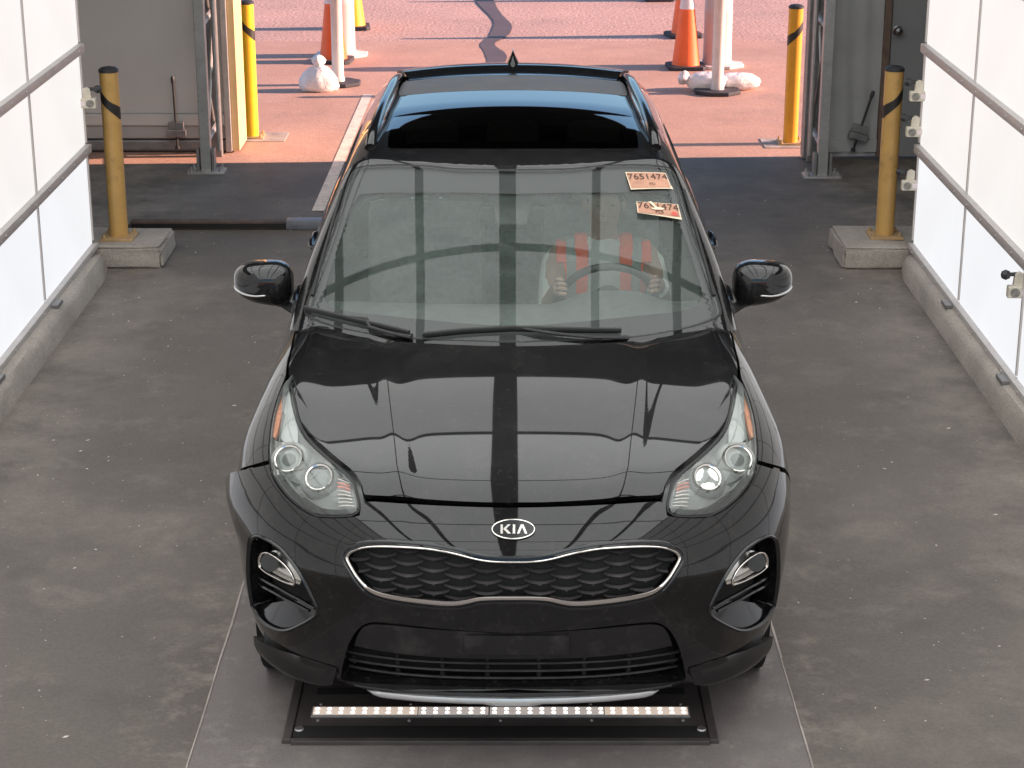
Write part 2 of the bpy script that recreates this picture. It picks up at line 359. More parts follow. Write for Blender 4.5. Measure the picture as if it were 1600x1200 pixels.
light_wall(2.405, 1, 'tall wall of glowing white panels in grey rails along the right kerb')

# the ceiling of lit panels over the lane
ZC = 4.62
w = thing('light_ceiling', 'grid of glowing white ceiling panels in dark frames above the black car', 'light ceiling', (0, 11.45, ZC))
pw, gap, beam, PL = .78, .085, .17, 1.90
xs = [s*(beam/2+pw/2+i*(pw+gap)) for i in range(4) for s in (-1, 1)]
protos = {}
for x in xs:
    
    for c in range(8):
        if abs(x) > 3.2: continue
        if c not in protos: o = protos[c] = MB().box((0, 0, 0), (pw, PL-.07, .03)).build('light_panel', 'panelceildim' if c == 0 else 'panelceil', w)
        else: o = protos[c].copy(); link(o, w)
        o.location = (x-.05, -PL*(c+.5), 0)
L = 8*PL
MB().box((-.05, -L/2, -.02), (beam, L, .10), bev=.006).build('centre_beam', 'aludark', w)
for s in (-1, 1):
    for i in range(1, 5):
        MB().box((s*(beam/2+i*(pw+gap)-gap/2)-.05, -L/2, -.01), (gap, L, .07), bev=.004).build('ceiling_bar', 'aludark', w)
for c in range(9):
    MB().box((-.05, -PL*c, -.003), (7.1, .065, .05)).build('cross_bar', 'aludark', w)
MB().box((-.05, -L/2, .06), (7.2, L, .03)).build('backing_sheet', 'canopy', w)

# dark canopy round the booth, with its header over the exit
w = thing('canopy_tent', 'dark fabric canopy over the inspection lane and its exit', 'canopy', (0, 14.5, 5.3))
MB().box((0, -9., 0), (12.6, 18.5, .06)).build('canopy_roof', 'canopy', w)
MB().box((-6.25, -9., -2.65), (.06, 18.2, 5.24)).build('canopy_side', 'canopy', w)
MB().box((6.2, -8.92, -2.65), (.12, 18.16, 5.24)).build('canopy_side', 'canopy', w)
MB().box((0, .08, -.95), (12.4, .10, 1.80)).build('canopy_header', 'canopy', w)

# ------------------------------------------------------------------ exit walls
w = thing('fabric_wall', 'grey fabric end wall on the left with a tan sunlit edge', 'wall', (-2.1, 14.77, 0))
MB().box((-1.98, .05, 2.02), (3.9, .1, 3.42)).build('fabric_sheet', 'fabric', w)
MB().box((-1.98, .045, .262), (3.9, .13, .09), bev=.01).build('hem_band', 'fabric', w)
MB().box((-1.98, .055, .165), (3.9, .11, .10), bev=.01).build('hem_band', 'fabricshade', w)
MB().box((-1.98, .06, .06), (3.9, .10, .09), bev=.02).build('bottom_tube', 'galvdark', w)
MB().box((.0, .225, 1.88), (.05, .43, 3.72)).build('edge_board', 'tan', w)
MB().box((-.05, -.012, 1.88), (.045, .05, 3.72), bev=.004).build('edge_flashing', 'galv', w)
MB().box((-1.98, .3, 1.88), (3.86, .2, 3.7)).build('wall_core', 'canopy', w)
w = thing('fabric_wall', 'pale creased fabric end wall on the right beside the grey door', 'wall', (2.2, 14.53, 0))
b = MB(); nx, nz = 24, 40; v = []; f = []
for j in range(nz+1):
    for i in range(nx+1):
        x = .06+.47*i/nx; z = .03+3.7*j/nz
        v.append((x, .02+.008*math.sin(i*.9+z*2.)+.008*math.sin(z*5+i*.3)+(.006 if abs(z-.35) < .06 else 0), z))
for j in range(nz):
    for i in range(nx): f.append((j*(nx+1)+i, j*(nx+1)+i+1, (j+1)*(nx+1)+i+1, (j+1)*(nx+1)+i))
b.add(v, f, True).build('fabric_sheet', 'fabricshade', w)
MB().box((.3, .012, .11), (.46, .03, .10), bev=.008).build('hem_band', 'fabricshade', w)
MB().box((.02, .04, 1.88), (.085, .16, 3.72), bev=.005).build('edge_board', 'galvdark', w)
MB().box((.555, .02, 1.88), (.05, .09, 3.7), bev=.004).build('door_jamb', 'brownwood', w)
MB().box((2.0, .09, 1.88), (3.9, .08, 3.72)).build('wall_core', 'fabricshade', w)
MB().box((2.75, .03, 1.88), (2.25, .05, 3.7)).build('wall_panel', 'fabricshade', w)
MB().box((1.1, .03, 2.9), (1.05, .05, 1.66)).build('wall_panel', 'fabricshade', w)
d = thing('door', 'plain grey door with a round metal knob in the right end wall', 'door', (3.26, 14.53, .02))
MB().box((0, .03, 1.03), (.94, .045, 2.04), bev=.004).build('door_leaf', 'door', d)
b = MB().lathe([(.036, 0), (.036, .008), (.014, .012), (.014, .035), (.028, .045), (.033, .06), (.026, .078), (0, .083)], (-.43, .008, .95), (0, -1, 0), 20)
b.build('door_knob', 'brass', d)

# lattice columns
def column(x, y0, y1, label):
    t = thing('lattice_column', label, 'column', (x, y0, 0), group='lattice steel columns at the exit')
    dy = y1-y0; Hc = 4.9
    MB().box((0, 0, Hc/2), (.075, .075, Hc), bev=.006).build('post', 'galv', t)
    MB().box((0, dy, Hc/2), (.075, .075, Hc), bev=.006).build('post', 'galvdark', t)
    for z in (.22, 1.06, 1.90, 2.74, 3.58, 4.42):
        MB().tube([(0, .036, z), (0, dy-.036, z+.03)], .024, 8).build('rung', 'galv', t)
        if z < 4.3:
            MB().tube([(.012, .036, z+.03), (.012, dy-.036, z+.80)], .014, 8).build('brace', 'galv', t)
            MB().tube([(-.014, .036, z+.80), (-.014, dy-.036, z+.06)], .012, 8).build('brace', 'galvdark', t)
    s = 1 if x < 0 else -1
    MB().tube([(s*.05, dy*.55, .1), (s*.05, dy*.55, 4.8)], .016, 8).build('cable_conduit', 'galv', t)
    b = MB().box((0, 0, .012), (.27, .17, .02), bev=.004)
    for a in (-1, 1):
        for c in (-1, 1): b.lathe([(.014, 0), (.014, .014), (.008, .014), (.008, .034), (0, .036)], (a*.105, c*.055, .02), n=8)
    b.build('base_plate', 'galv', t)
    MB().box((-.055, 0, .10), (.02, .10, .16), bev=.003).build('gusset', 'galvdark', t)
    MB().box((.055, 0, .10), (.02, .10, .16), bev=.003).build('gusset', 'galvdark', t)
column(-2.225, 14.10, 14.66, 'galvanised lattice column on a base plate by the left fabric wall')
column(2.235, 13.95, 14.46, 'galvanised lattice column on a base plate by the right fabric wall')

# rods hanging on the two fabric walls
def rod(x, y, z0, tilt, label, h=.50):
    t = thing('tension_rod', label, 'rod', (x, y, z0), (0, tilt, 0))
    MB().tube([(0, 0, 0), (0, 0, h)], .0095, 8).build('shaft', 'cap', t)
    MB().lathe([(.014, 0), (.016, .03), (.01, .05), (0, .052)], (0, 0, h-.01), n=10).build('handle_tip', 'cap', t)
    b = MB().box((0, -.01, .11), (.145, .05, .05), bev=.006).box((0, .006, .165), (.12, .03, .06), bev=.006); b.build('clamp_block', 'galvdark', t)
    MB().lathe([(.018, -.01), (.018, .012), (0, .014)], (0, 0, 0), n=10).build('foot_tip', 'cap', t)
rod(-2.535, 14.71, .06, R(-1), 'thin upright dark rod with a grey clamp on the left fabric wall')
rod(2.545, 14.47, .09, R(16), 'thin slanted dark rod with a grey clamp on the right fabric wall', .42)

# ------------------------------------------------------------------ bollards and their pads
def pad(x0, x1, y0, y1, label):
    bm = bmesh.new(); bmesh.ops.create_cube(bm, size=1); bmesh.ops.scale(bm, vec=(x1-x0, y1-y0, .14), verts=bm.verts)
    bmesh.ops.bevel(bm, geom=bm.edges[:], offset=.018, segments=2, affect='EDGES')
    bmesh.ops.subdivide_edges(bm, edges=bm.edges[:], cuts=3, use_grid_fill=True)
    v = [(p.co.x+random.uniform(-.006, .006), p.co.y+random.uniform(-.006, .006), p.co.z+random.uniform(-.004, .004)) for p in bm.verts]
    b = MB().add(v, [[q.index for q in p.verts] for p in bm.faces], True); bm.free()
    o = b.build('concrete_pad', 'kerb', sharp=45); o.location = ((x0+x1)/2, (y0+y1)/2, .069)
    return tag(o, label, 'concrete pad')
pad(-2.80, -2.10, 11.44, 11.93, 'rough concrete pad under the left near bollard')
pad(1.985, 2.72, 11.42, 11.98, 'rough concrete pad under the right near bollard')
def bollard(x, y, z, h, m, flip, label, r=.056):
    t = thing('bollard', label, 'bollard', (x, y, z), group='yellow steel bollards')
    MB().lathe([(r, .015), (r, h-.012), (r-.004, h-.008)], n=28).build('post', m, t)
    MB().lathe([(r+.003, h-.014), (r+.003, h), (r*.8, h+.012), (r*.3, h+.018), (0, h+.019)], n=28).build('cap', 'cap', t)
    b = MB().box((0, 0, .009), (.20, .20, .016), bev=.003)
    for a in (-1, 1):
        for c in (-1, 1): b.lathe([(.012, 0), (.012, .012), (.007, .012), (.007, .025), (0, .026)], (a*.078, c*.078, .017), n=8)
    b.build('base_plate', 'yellowdull', t)
    b = MB(); n = 30; v = []; f = []                     # slanted strip of tape wound part of the way round the tube
    for k in range(n+1):
        u = k/n; a = (R(185)+R(175)*u) if flip > 0 else (R(355)-R(175)*u); zc = h-.13-.125*min(1, u*1.15)
        for dz in (-.030-.012*u, .030+.006*math.sin(9*u)): v.append(((r+.0016)*math.cos(a), (r+.0016)*math.sin(a), zc+dz))
        if k: f.append((2*k-2, 2*k, 2*k+1, 2*k-1))
    b.add(v, f, True).build('tape_band', 'tape', t)
    return t
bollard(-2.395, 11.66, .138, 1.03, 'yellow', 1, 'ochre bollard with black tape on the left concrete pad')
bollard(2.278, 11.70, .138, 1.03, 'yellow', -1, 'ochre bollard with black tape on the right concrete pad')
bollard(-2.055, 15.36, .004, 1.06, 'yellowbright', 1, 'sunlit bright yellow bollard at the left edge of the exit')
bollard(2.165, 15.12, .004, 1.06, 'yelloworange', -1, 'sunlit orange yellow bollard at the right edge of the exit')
for x, y in ((-2.02, 15.36), (2.13, 15.12)):
    o = MB().box((x+.03, y, .006), (.42, .36, .008)).build('footing_patch', 'joint'); o['kind'] = 'structure'

# small camera housings on ball joints along the panel walls
def cambox(x, y, z, s, label):
    t = thing('camera_box', label, 'camera', (x, y, z), group='cream camera boxes on the panel walls')
    b = MB(); b.tube([(s*.02, .03, .045), (s*-.02, .0, .05), (s*-.055, -.012, .052)], .010, 8); b.lathe([(0, -.024), (.017, -.018), (.025, 0), (.017, .018), (0, .024)], (-s*.058, -.015, .052), (1, 0, 0), 16)
    b.build('ball_joint', 'cap', t)
    b = MB().prism([(-.018, -.03), (.030, -.03), (.034, .052), (.012, .062), (-.012, .052)], -.012, .012, Matrix(((s, 0, 0), (0, 0, 1), (0, 1, 0))).to_4x4())
    b.build('bracket', 'creambox', t)
    MB().box((-s*.002, -.02, -.028), (.088, .045, .058), bev=.007).build('housing', 'creambox', t)
    b = MB()
    for r0 in (.022, .015, .008): b.lathe([(r0, 0), (r0, .006), (r0-.003, .006), (r0-.003, 0)], (-s*.014, -.042, -.028), (0, -1, 0), 20)
    b.build('lens_ring', 'galvdark', t)
    MB().box((s*.03, -.044, -.028), (.03, .004, .028)).build('window', 'collar', t)
cambox(-2.475, 11.44, 1.04, -1, 'cream camera box on a black ball joint beside the left near bollard')
cambox(2.362, 11.42, 1.085, 1, 'cream camera box at the right wall end, topmost of the three')
cambox(2.354, 11.42, .875, 1, 'cream camera box at the right wall end, middle one of the three')
cambox(2.347, 11.42, .555, 1, 'cream camera box at the right wall end, lowest of the three')
cambox(2.375, 8.93, .615, 1, 'cream camera box on the face of the right wall, nearest the viewer')

# steel bar lying across the lane on the left
t = thing('steel_bar', 'long rusty steel bar lying across the lane floor behind the left pad', 'steel bar', (-1.9, 12.42, .004))
MB().box((-.06, 0, .03), (1.02, .07, .056), bev=.006).build('bar', 'rust', t)
MB().box((-.06, -.041, .03), (1.0, .008, .028)).build('bar_channel', 'void', t)
b = MB().box((.56, 0, .035), (.24, .09, .062), bev=.006); b.lathe([(.012, 0), (.012, .012), (0, .014)], (.50, -.046, .04), (0, -1, 0), 10); b.build('end_bracket', 'bluegrey', t)
MB().tube([(-.57, 0, .02), (-.66, .01, .018)], .012, 8).build('pivot_pin', 'rust', t)

# ------------------------------------------------------------------ traffic cones, posts, sandbags beyond the exit
def cone(x, y, m, rot, label, collars=True):
    t = thing('traffic_cone', label, 'traffic cone', (x, y, .004), (0, 0, rot), 'traffic cones beyond the exit')
    h = .92; r = lambda z: .130-(.130-.030)*(z-.04)/(h-.04)
    MB().lathe([(r(.04)+.004, .035), (r(.06), .07), (r(.3), .3), (r(h), h), (r(h)-.008, h), (r(h)-.010, h-.05)], n=32).build('cone_body', m, t)
    if collars:
        for a, c in ((.56, .70), (.77, .84)):
            MB().lathe([(r(a)+.002, a), (r(c)+.002, c)], n=32).build('collar', 'collar', t)
    b = MB().prism([(-.18, -.14), (-.14, -.18), (.14, -.18), (.18, -.14), (.18, .14), (.14, .18), (-.14, .18), (-.18, .14)], .0, .036)
    b.build('base', 'conebase', t, bevel=.006)
cone(1.645, 18.62, 'cone', .05, 'orange traffic cone with a white collar, nearest on the right')
cone(1.79, 20.6, 'cone', .2, 'orange traffic cone half hidden right behind the nearest right cone')
cone(1.73, 23.4, 'cone', .1, 'farthest traffic cone, only its dark base showing at the top edge')
cone(-1.72, 18.98, 'cone', -.1, 'orange traffic cone mostly hidden behind the left white post')
cone(-1.70, 21.15, 'coneyellow', .1, 'amber traffic cone farther back on the left')
def barrel(x, y, label):
    t = thing('channelizer_tube', label, 'channelizer', (x, y, .004), group='wide white channelizer tubes')
    MB().lathe([(.140, .03), (.142, .05), (.135, .08), (.132, .5), (.136, .52), (.132, .54), (.128, 1.05), (.09, 1.10), (.04, 1.12), (0, 1.12)], n=32).build('tube', 'greypost', t)
    b = MB().prism([(.27*math.cos(k*math.pi/4+.39), .22*math.sin(k*math.pi/4+.39)) for k in range(8)], 0, .03); b.build('base', 'whitepost', t, bevel=.006)
barrel(-1.67, 19.34, 'wide greyish white plastic tube behind the thin post on the left')
barrel(1.95, 18.72, 'wide greyish white plastic tube behind the thin post on the right')
def delineator(x, y, label):
    t = thing('delineator_post', label, 'post', (x, y, .004), group='thin white delineator posts')
    MB().lathe([(.060, .035), (.060, .06), (.053, .08), (.052, .95), (.056, .955), (.056, .975), (.050, .98), (.048, 1.15), (0, 1.16)], n=28).build('post', 'whitepost', t)
    b = MB().prism([(.215*math.cos(k*math.pi/4+.39), .20*math.sin(k*math.pi/4+.39)) for k in range(8)], 0, .036); b.build('base', 'conebase', t, bevel=.008)
delineator(-1.57, 17.72, 'thin white plastic post beside the upright sandbag on the left')
delineator(1.812, 17.30, 'thin white plastic post in front of the lying sandbag on the right')
def bag(name_label, parts, loc, knot, rot=0):
    t = thing('sandbag', name_label, 'sandbag', loc, (0, 0, rot), 'white sandbags')
    v = []; f = []
    for (cx, cy, cz), (sx, sy, sz), pw in parts:
        n, m_ = 28, 18; base = len(v)
        for i in range(m_+1):
            th = math.pi*i/m_
            for k in range(n):
                a = 2*math.pi*k/n; c, s = math.cos(a), math.sin(a)
                wob = 1+.035*math.sin(5*a+3*th)+.03*math.sin(9*a-2*th)+.02*math.sin(13*th)
                taper = 1-pw*math.cos(th)*.5-pw*.1
                x = cx+sx*math.sin(th)**.7*c*wob*taper; y = cy+sy*math.sin(th)**.7*s*wob*taper; z = cz+sz*math.cos(th)*(1+.04*math.sin(4*a))
                v.append((x, y, max(.002, z)))
        for i in range(m_):
            for k in range(n):
                k2 = (k+1) % n; f.append((base+i*n+k, base+i*n+k2, base+(i+1)*n+k2, base+(i+1)*n+k))
    MB().add(v, f, True).build('bag_body', 'bag', t, sharp=80)
    b = MB(); (kx, ky, kz), ax = knot; n = 18; v = []; f = []
    q = Vector(ax).normalized().to_track_quat('Z', 'Y').to_matrix(); prof = [(.055, -.05), (.022, .0), (.026, .02), (.05, .05), (.055, .08), (.035, .11), (.004, .12)]
    for r, h in prof:
        for k in range(n):
            a = 2*math.pi*k/n; rr = r*(1+.28*math.sin(4*a+h*30)); v.append(Vector((kx, ky, kz))+q @ Vector((rr*math.cos(a), rr*math.sin(a), h)))
    for i in range(len(prof)-1):
        for k in range(n):
            k2 = (k+1) % n; f.append((i*n+k, i*n+k2, (i+1)*n+k2, (i+1)*n+k))
    b.add(v, f, True).build('tied_neck', 'bag', t, sharp=80)
bag('white plastic sandbag slumped upright with a tied neck on the left', [((0, 0, .10), (.18, .12, .125), .55)], (-1.715, 17.42, .004), ((.0, .0, .20), (.05, 0, 1)))
bag('white plastic sandbag lying flat with its tied neck to the left', [((-.05, 0, .075), (.19, .13, .085), .1), ((.22, .04, .07), (.21, .12, .075), .1)], (1.79, 17.46, .004), ((-.20, -.02, .09), (-1, 0, .35)))

# distant building out of view, added for its reflection in the car paint
w = thing('unseen_warehouse', 'unseen low brownish building added far beyond the exit to be reflected', 'unseen_warehouse', (0, 95, 0))
MB().box((0, 12, 4), (160, 24, 8)).build('wall', 'unseen_warehouse', w)
MB().prism([(-81, -.5), (81, -.5), (81, 24.5), (-81, 24.5)], 8, 8.5).build('roof', 'canopy', w)
for k in range(12): MB().box((-66+12*k, -.05, 2.2), (4, .1, 4.4)).build('dock_door', 'fabricshade', w)

# ------------------------------------------------------------------ light bar in a steel plate let into the slab
t = thing('floor_light', 'row of glowing floor lamps in a dark steel plate below the front bumper', 'floor light', (-.038, 5.9, .008))
MB().box((0, .02, .004), (1.345, .54, .014), bev=.003).build('plate', 'plate', t)
for s in (-1, 1): MB().box((s*.690, .02, .006), (.03, .56, .022), bev=.004).build('side_frame', 'plate', t)
MB().box((0, -.258, .006), (1.35, .024, .020), bev=.004).build('front_frame', 'plate', t)
MB().box((0, -.205, .0125), (1.34, .075, .006)).build('front_strip', 'void', t)
MB().box((0, .075, .0125), (1.24, .045, .006)).build('slot_cover', 'void', t)
MB().box((0, -.070, .013), (1.252, .066, .010), bev=.002).build('light_channel', 'ledchannel', t)
proto = None
for k in range(32):
    if proto is None:
        led = MB()
        for yy in (-.085, -.059): led.lathe([(.0070, 0), (.006, .004), (0, .006)], (0, yy, .018), n=10)
        o = proto = led.build('led', 'ledwarm', t)
    else: o = proto.copy(); link(o, t)
    o.location = (-.606+1.212*k/31, 0, 0)
for x0, x1, m in ((-.62, -.275, 'leddim'), (.345, .62, 'leddim'), (-.272, -.04, 'ledmid'), (-.035, .342, 'ledmid')):
    MB().box(((x0+x1)/2, -.071, .0188), (x1-x0, .050, .002)).build('lit_diffuser', m, t)
proto = None
for x in (-.60, -.30, 0, .30, .60):
    for yy in (-.012, -.125):
        if proto is None: o = proto = MB().lathe([(.006, 0), (.005, .004), (0, .005)], n=10).build('screw', 'screw', t)
        else: o = proto.copy(); link(o, t)
        o.location = (x, yy, .011)
for s in (-1, 1): MB().lathe([(.016, 0), (.014, .005), (.006, .006), (0, .003)], (s*.655, -.19, .0155), n=14).build('bolt', 'screw', t)


# loose grit and scraps on the lane
b = MB()
M['grit'] = mat('pale_grit', (.55, .50, .45), .9, noise=.3, nscale=30)
for k in range(420):
    sd_ = -1 if rng.random() < .5 else 1
    x = sd_*(1.05+1.25*rng.random()**.7)+(-.05); y = 5.6+8.2*rng.random()**1.2; r_ = .0016+.0035*rng.random()**4
    a = rng.random()*6.28; e = 1+2.*rng.random()
    v = [(x+r_*e*math.cos(a), y+r_*e*math.sin(a), .005), (x-r_*math.sin(a), y+r_*math.cos(a), .005), (x-r_*e*math.cos(a), y-r_*e*math.sin(a), .005), (x+r_*math.sin(a), y-r_*math.cos(a), .005), (x, y, .005+r_*.9)]
    b.add(v, [(0, 1, 4), (1, 2, 4), (2, 3, 4), (3, 0, 4)])
o = b.build('grit', 'grit'); tag(o, 'pale grit scattered over the lane floor', 'grit', kind='stuff')

# ------------------------------------------------------------------ the shapes of the car body as smooth functions
def spl(xs, ys):
    xs=np.array(xs,float); ys=np.array(ys,float)
    d=np.diff(ys)/np.diff(xs); m=np.empty_like(ys)
    m[1:-1]=np.where(d[:-1]*d[1:]>0, 2*d[:-1]*d[1:]/np.where(d[:-1]+d[1:]==0,1,d[:-1]+d[1:]), 0)
    m[0]=d[0]; m[-1]=d[-1]
    def f(q):
        q=np.asarray(q,float); i=np.clip(np.searchsorted(xs,q)-1,0,len(xs)-2)
        h=xs[i+1]-xs[i]; t=(q-xs[i])/h
        tt=np.clip(t,0,1)
        r=(ys[i]*(1+2*tt)*(1-tt)**2+m[i]*h*tt*(1-tt)**2+ys[i+1]*tt*tt*(3-2*tt)+m[i+1]*h*tt*tt*(tt-1))
        return r+np.where(t<0,m[0]*h*t,0)+np.where(t>1,m[-1]*h*(t-1),0)
    return f
def smax(a,b,k):
    h=np.clip(.5+.5*(a-b)/k,0,1); return b+(a-b)*h+k*h*(1-h)
Y0=spl([.10,.18,.24,.33,.45,.55,.64,.74,.82,.885,.95,1.05,1.2],[.30,.17,.09,.05,.02,.005,.0,.022,.06,.105,.17,.30,.5])
Y1=spl([.15,.25,.4,.6,.8,.95,1.05,1.2],[4.30,4.40,4.46,4.485,4.47,4.42,4.36,4.25])
WZ=spl([.15,.25,.35,.55,.72,.85,.95,1.05,1.15],[.835,.870,.895,.912,.918,.902,.868,.825,.77])
TC=spl([-.2,.08,.15,.3,.5,.8,1.15,1.5,2.2,3.2,4.0,4.5],[.75,.865,.892,.942,.990,1.047,1.088,1.11,1.125,1.15,1.16,1.16])
def top(x,y):
    ax=np.abs(x)
    t=TC(y)-.035*(ax/.75)**2.4
    xr=.345+.13*(y-.2)                       # raised crease running from the grille corner to the pillar
    fade=np.clip((y-.10)/.12,0,1)*np.clip((1.30-y)/.35,0,1)
    t=t+fade*.0078*np.exp(-((ax-xr)/.055)**2)
    t=t+.014*np.exp(-((ax-.78)/.10)**2)*np.clip((y-.35)/.4,0,1)   # fender crest
    return t
def body(x,y,z):
    ax=np.abs(x); W=WZ(z); b=.75; p=2.6
    W=W-.028*np.exp(-((y-1.65)/.6)**2)*np.clip((z-.80)/.12,0,1)+.012*np.clip((y-2.6)/.8,0,1)
    W=W+.008*np.exp(-((y-.91)/.42)**2)*np.exp(-((z-.62)/.22)**2)+.012*np.exp(-((y-3.58)/.45)**2)*np.exp(-((z-.66)/.25)**2)
    yf=np.clip((Y0(z)+b-y)/b,0,None); br=.6
    yr=np.clip((y-(Y1(z)-br))/br,0,None); 
    W=np.maximum(W,.3)
    g=W*(((ax/W)**p+yf**p+yr**3.2)**(1/p)-1)
    return smax(z-top(x,y), g, .11)
# greenhouse
YW=spl([.95,1.07,1.3,1.52,1.65],[1.02,1.20,1.555,1.92,2.15])
RZ=spl([1.6,1.92,2.1,2.4,2.8,3.2,3.6,3.9,4.15,4.4],[1.458,1.523,1.557,1.599,1.62,1.618,1.603,1.575,1.54,1.49])
SW=spl([.8,.95,1.05,1.2,1.3,1.4,1.5,1.6],[.845,.83,.81,.77,.73,.685,.635,.56])
def cabin(x,y,z):
    ax=np.abs(x)
    cx=.235+.05*(z-1.07)/.45
    gw=(YW(z)+cx*ax**2-y)*.55
    gr=z-(RZ(y)-(.010+.030*np.clip((y-2.)/.6,0,1))*(ax/.55)**2.2)
    sw=SW(z)-.05*np.clip((y-3.2)/1.,0,2)**2
    gs=(ax-sw)*.9
    gb=(y-(4.36-(z-1.05)*.75)+.12*ax**2)*.8
    return smax(smax(smax(gr,gw,.006),gs,.07),gb,.08)
def root(fn,o,d,t0=0.,t1=3.,n=46):
    o=np.asarray(o,float);d=np.asarray(d,float)
    a=np.full(len(o),t0);b=np.full(len(o),t1)
    for _ in range(n):
        m=(a+b)/2;p=o+d*m[:,None]
        ins=fn(p[:,0],p[:,1],p[:,2])<0
        a=np.where(ins,m,a);b=np.where(ins,b,m)
    return o+d*((a+b)/2)[:,None]
# ------------------------------------------------------------------ the car: y runs from its nose backwards
def off(fn, o):
    if callable(o): return lambda x, y, z: fn(x, y, z)+o(x, y, z)
    return (lambda x, y, z: fn(x, y, z)+o) if o else fn
def grad(fn, P, e=.0015):
    x, y, z = P.T
    g = np.stack([fn(x+e, y, z)-fn(x-e, y, z), fn(x, y+e, z)-fn(x, y-e, z), fn(x, y, z+e)-fn(x, y, z-e)], -1)
    return g/np.maximum(np.linalg.norm(g, axis=1, keepdims=True), 1e-9)
class Sph:
    def __init__(s, c, r=.9, facing=-1): s.c = np.array(c, float); s.r = r; s.k = facing
    def to2(s, P):
        d = np.asarray(P, float)-s.c
        return np.stack([np.arctan2(d[:, 0], s.k*d[:, 1]), np.arctan2(d[:, 2], np.hypot(d[:, 0], d[:, 1]))], -1)*s.r
    def rays(s, q):
        a, b = q[:, 0]/s.r, q[:, 1]/s.r
        return np.tile(s.c, (len(q), 1)), np.stack([np.sin(a)*np.cos(b), s.k*np.cos(a)*np.cos(b), np.sin(b)], -1)
class Cyl:
    def __init__(s, z0, r=.6): s.z0 = z0; s.r = r
    def to2(s, P):
        P = np.asarray(P, float); return np.stack([P[:, 1], np.arctan2(P[:, 0], P[:, 2]-s.z0)*s.r], -1)
    def rays(s, q):
        a = q[:, 1]/s.r; n = len(q)
        return np.stack([np.zeros(n), q[:, 0], np.full(n, s.z0)], -1), np.stack([np.sin(a), np.zeros(n), np.cos(a)], -1)
class Plan:
    def __init__(s, z0=.8): s.z0 = z0
    def to2(s, P): return np.asarray(P, float)[:, :2].copy()
    def rays(s, q):
        n = len(q); return np.stack([q[:, 0], q[:, 1], np.full(n, s.z0)], -1), np.tile([0., 0., 1.], (n, 1))
NOSE = Sph((0, .9, .5)); TAIL = Sph((0, 3.4, .7), facing=1); SPINE = Cyl(.55); ROOM = Cyl(.85); TOPDOWN = Plan()
def at_side(y, z, fn=None):
    y = np.atleast_1d(np.asarray(y, float)); z = np.atleast_1d(np.asarray(z, float)); n = len(y)
    return root(fn or body, np.stack([np.zeros(n), y, z], -1), np.tile([1., 0, 0], (n, 1)))
def at_front(x, z, fn=None):
    x = np.atleast_1d(np.asarray(x, float)); z = np.atleast_1d(np.asarray(z, float)); n = len(x)
    return root(fn or body, np.stack([x, np.full(n, .9), z], -1), np.tile([0., -1., 0], (n, 1)))
def chaikin(q, sharp=None, it=1):
    for _ in range(it):
        n = len(q); r = []; ns = []
        for i in range(n):
            a, b, c = q[i-1], q[i], q[(i+1) % n]
            u = b-a; w = c-b; cs = np.dot(u, w)/(np.linalg.norm(u)*np.linalg.norm(w)+1e-12)
            if cs < .55: r.append(b)                       # keep real corners
            else: r += [b*.75+a*.25, b*.75+c*.25]
        q = np.array(r)
    return q
def resample(q, h):
    out = []
    for i in range(len(q)):
        a, b = q[i], q[(i+1) % len(q)]; k = max(1, int(round(np.linalg.norm(b-a)/h)))
        out += [a+(b-a)*t/k for t in range(k)]
    return np.array(out)
def area(q): return .5*np.sum(q[:, 0]*np.roll(q[:, 1], -1)-np.roll(q[:, 0], -1)*q[:, 1])
def inset(q, d):
    """move a closed 2-D outline inwards by d"""
    s = 1 if area(q) > 0 else -1; e = np.roll(q, -1, 0)-q; e /= np.maximum(np.linalg.norm(e, axis=1, keepdims=True), 1e-9)
    nrm = np.stack([-e[:, 1], e[:, 0]], -1)*s; m = nrm+np.roll(nrm, 1, 0); m /= np.maximum(np.linalg.norm(m, axis=1, keepdims=True), .35)
    return q+m*d
def inside(pts, q):
    x, y = pts[:, 0], pts[:, 1]; c = np.zeros(len(pts), bool)
    for i in range(len(q)):
        (x1, y1), (x2, y2) = q[i-1], q[i]
        k = ((y1 > y) != (y2 > y)); c ^= k & (x < (x2-x1)*(y-y1)/((y2-y1) if y2 != y1 else 1e-12)+x1)
    return c
def edge_dist(pts, q):
    d = np.full(len(pts), 1e9)
    for i in range(len(q)):
        a, b = q[i-1], q[i]; ab = b-a; t = np.clip(((pts-a) @ ab)/max(ab @ ab, 1e-12), 0, 1)
        d = np.minimum(d, np.linalg.norm(pts-(a+t[:, None]*ab), axis=1))
    return d
def tri(outer, holes, h):
    loops = [outer]+holes; lo, hi = outer.min(0), outer.max(0)
    gx = np.arange(lo[0]+h*.31, hi[0], h); gy = np.arange(lo[1]+h*.27, hi[1], h*.87)
    G = np.array([(x+(h/2 if j % 2 else 0), y) for j, y in enumerate(gy) for x in gx]).reshape(-1, 2)
    k = inside(G, outer)
    for q in holes: k &= ~inside(G, q)
    G = G[k]
    for q in loops:
        if len(G): G = G[edge_dist(G, q) > h*.45]
    V = []; E = []; ids = []
    for q in loops:
        n0 = len(V); V += [Vector(p) for p in q]; E += [(n0+i, n0+(i+1) % len(q)) for i in range(len(q))]; ids.append((n0, len(q)))
    V += [Vector(p) for p in G]
    vo, eo, fo, ov, oe, of = delaunay_2d_cdt(V, E, [], 0, 1e-7)
    vo = np.array([tuple(p) for p in vo]); F = np.array([tuple(f) for f in fo if len(f) == 3], int)
    c = vo[F].mean(1); k = inside(c, outer)
    for q in holes: k &= ~inside(c, q)
    return vo, F[k]
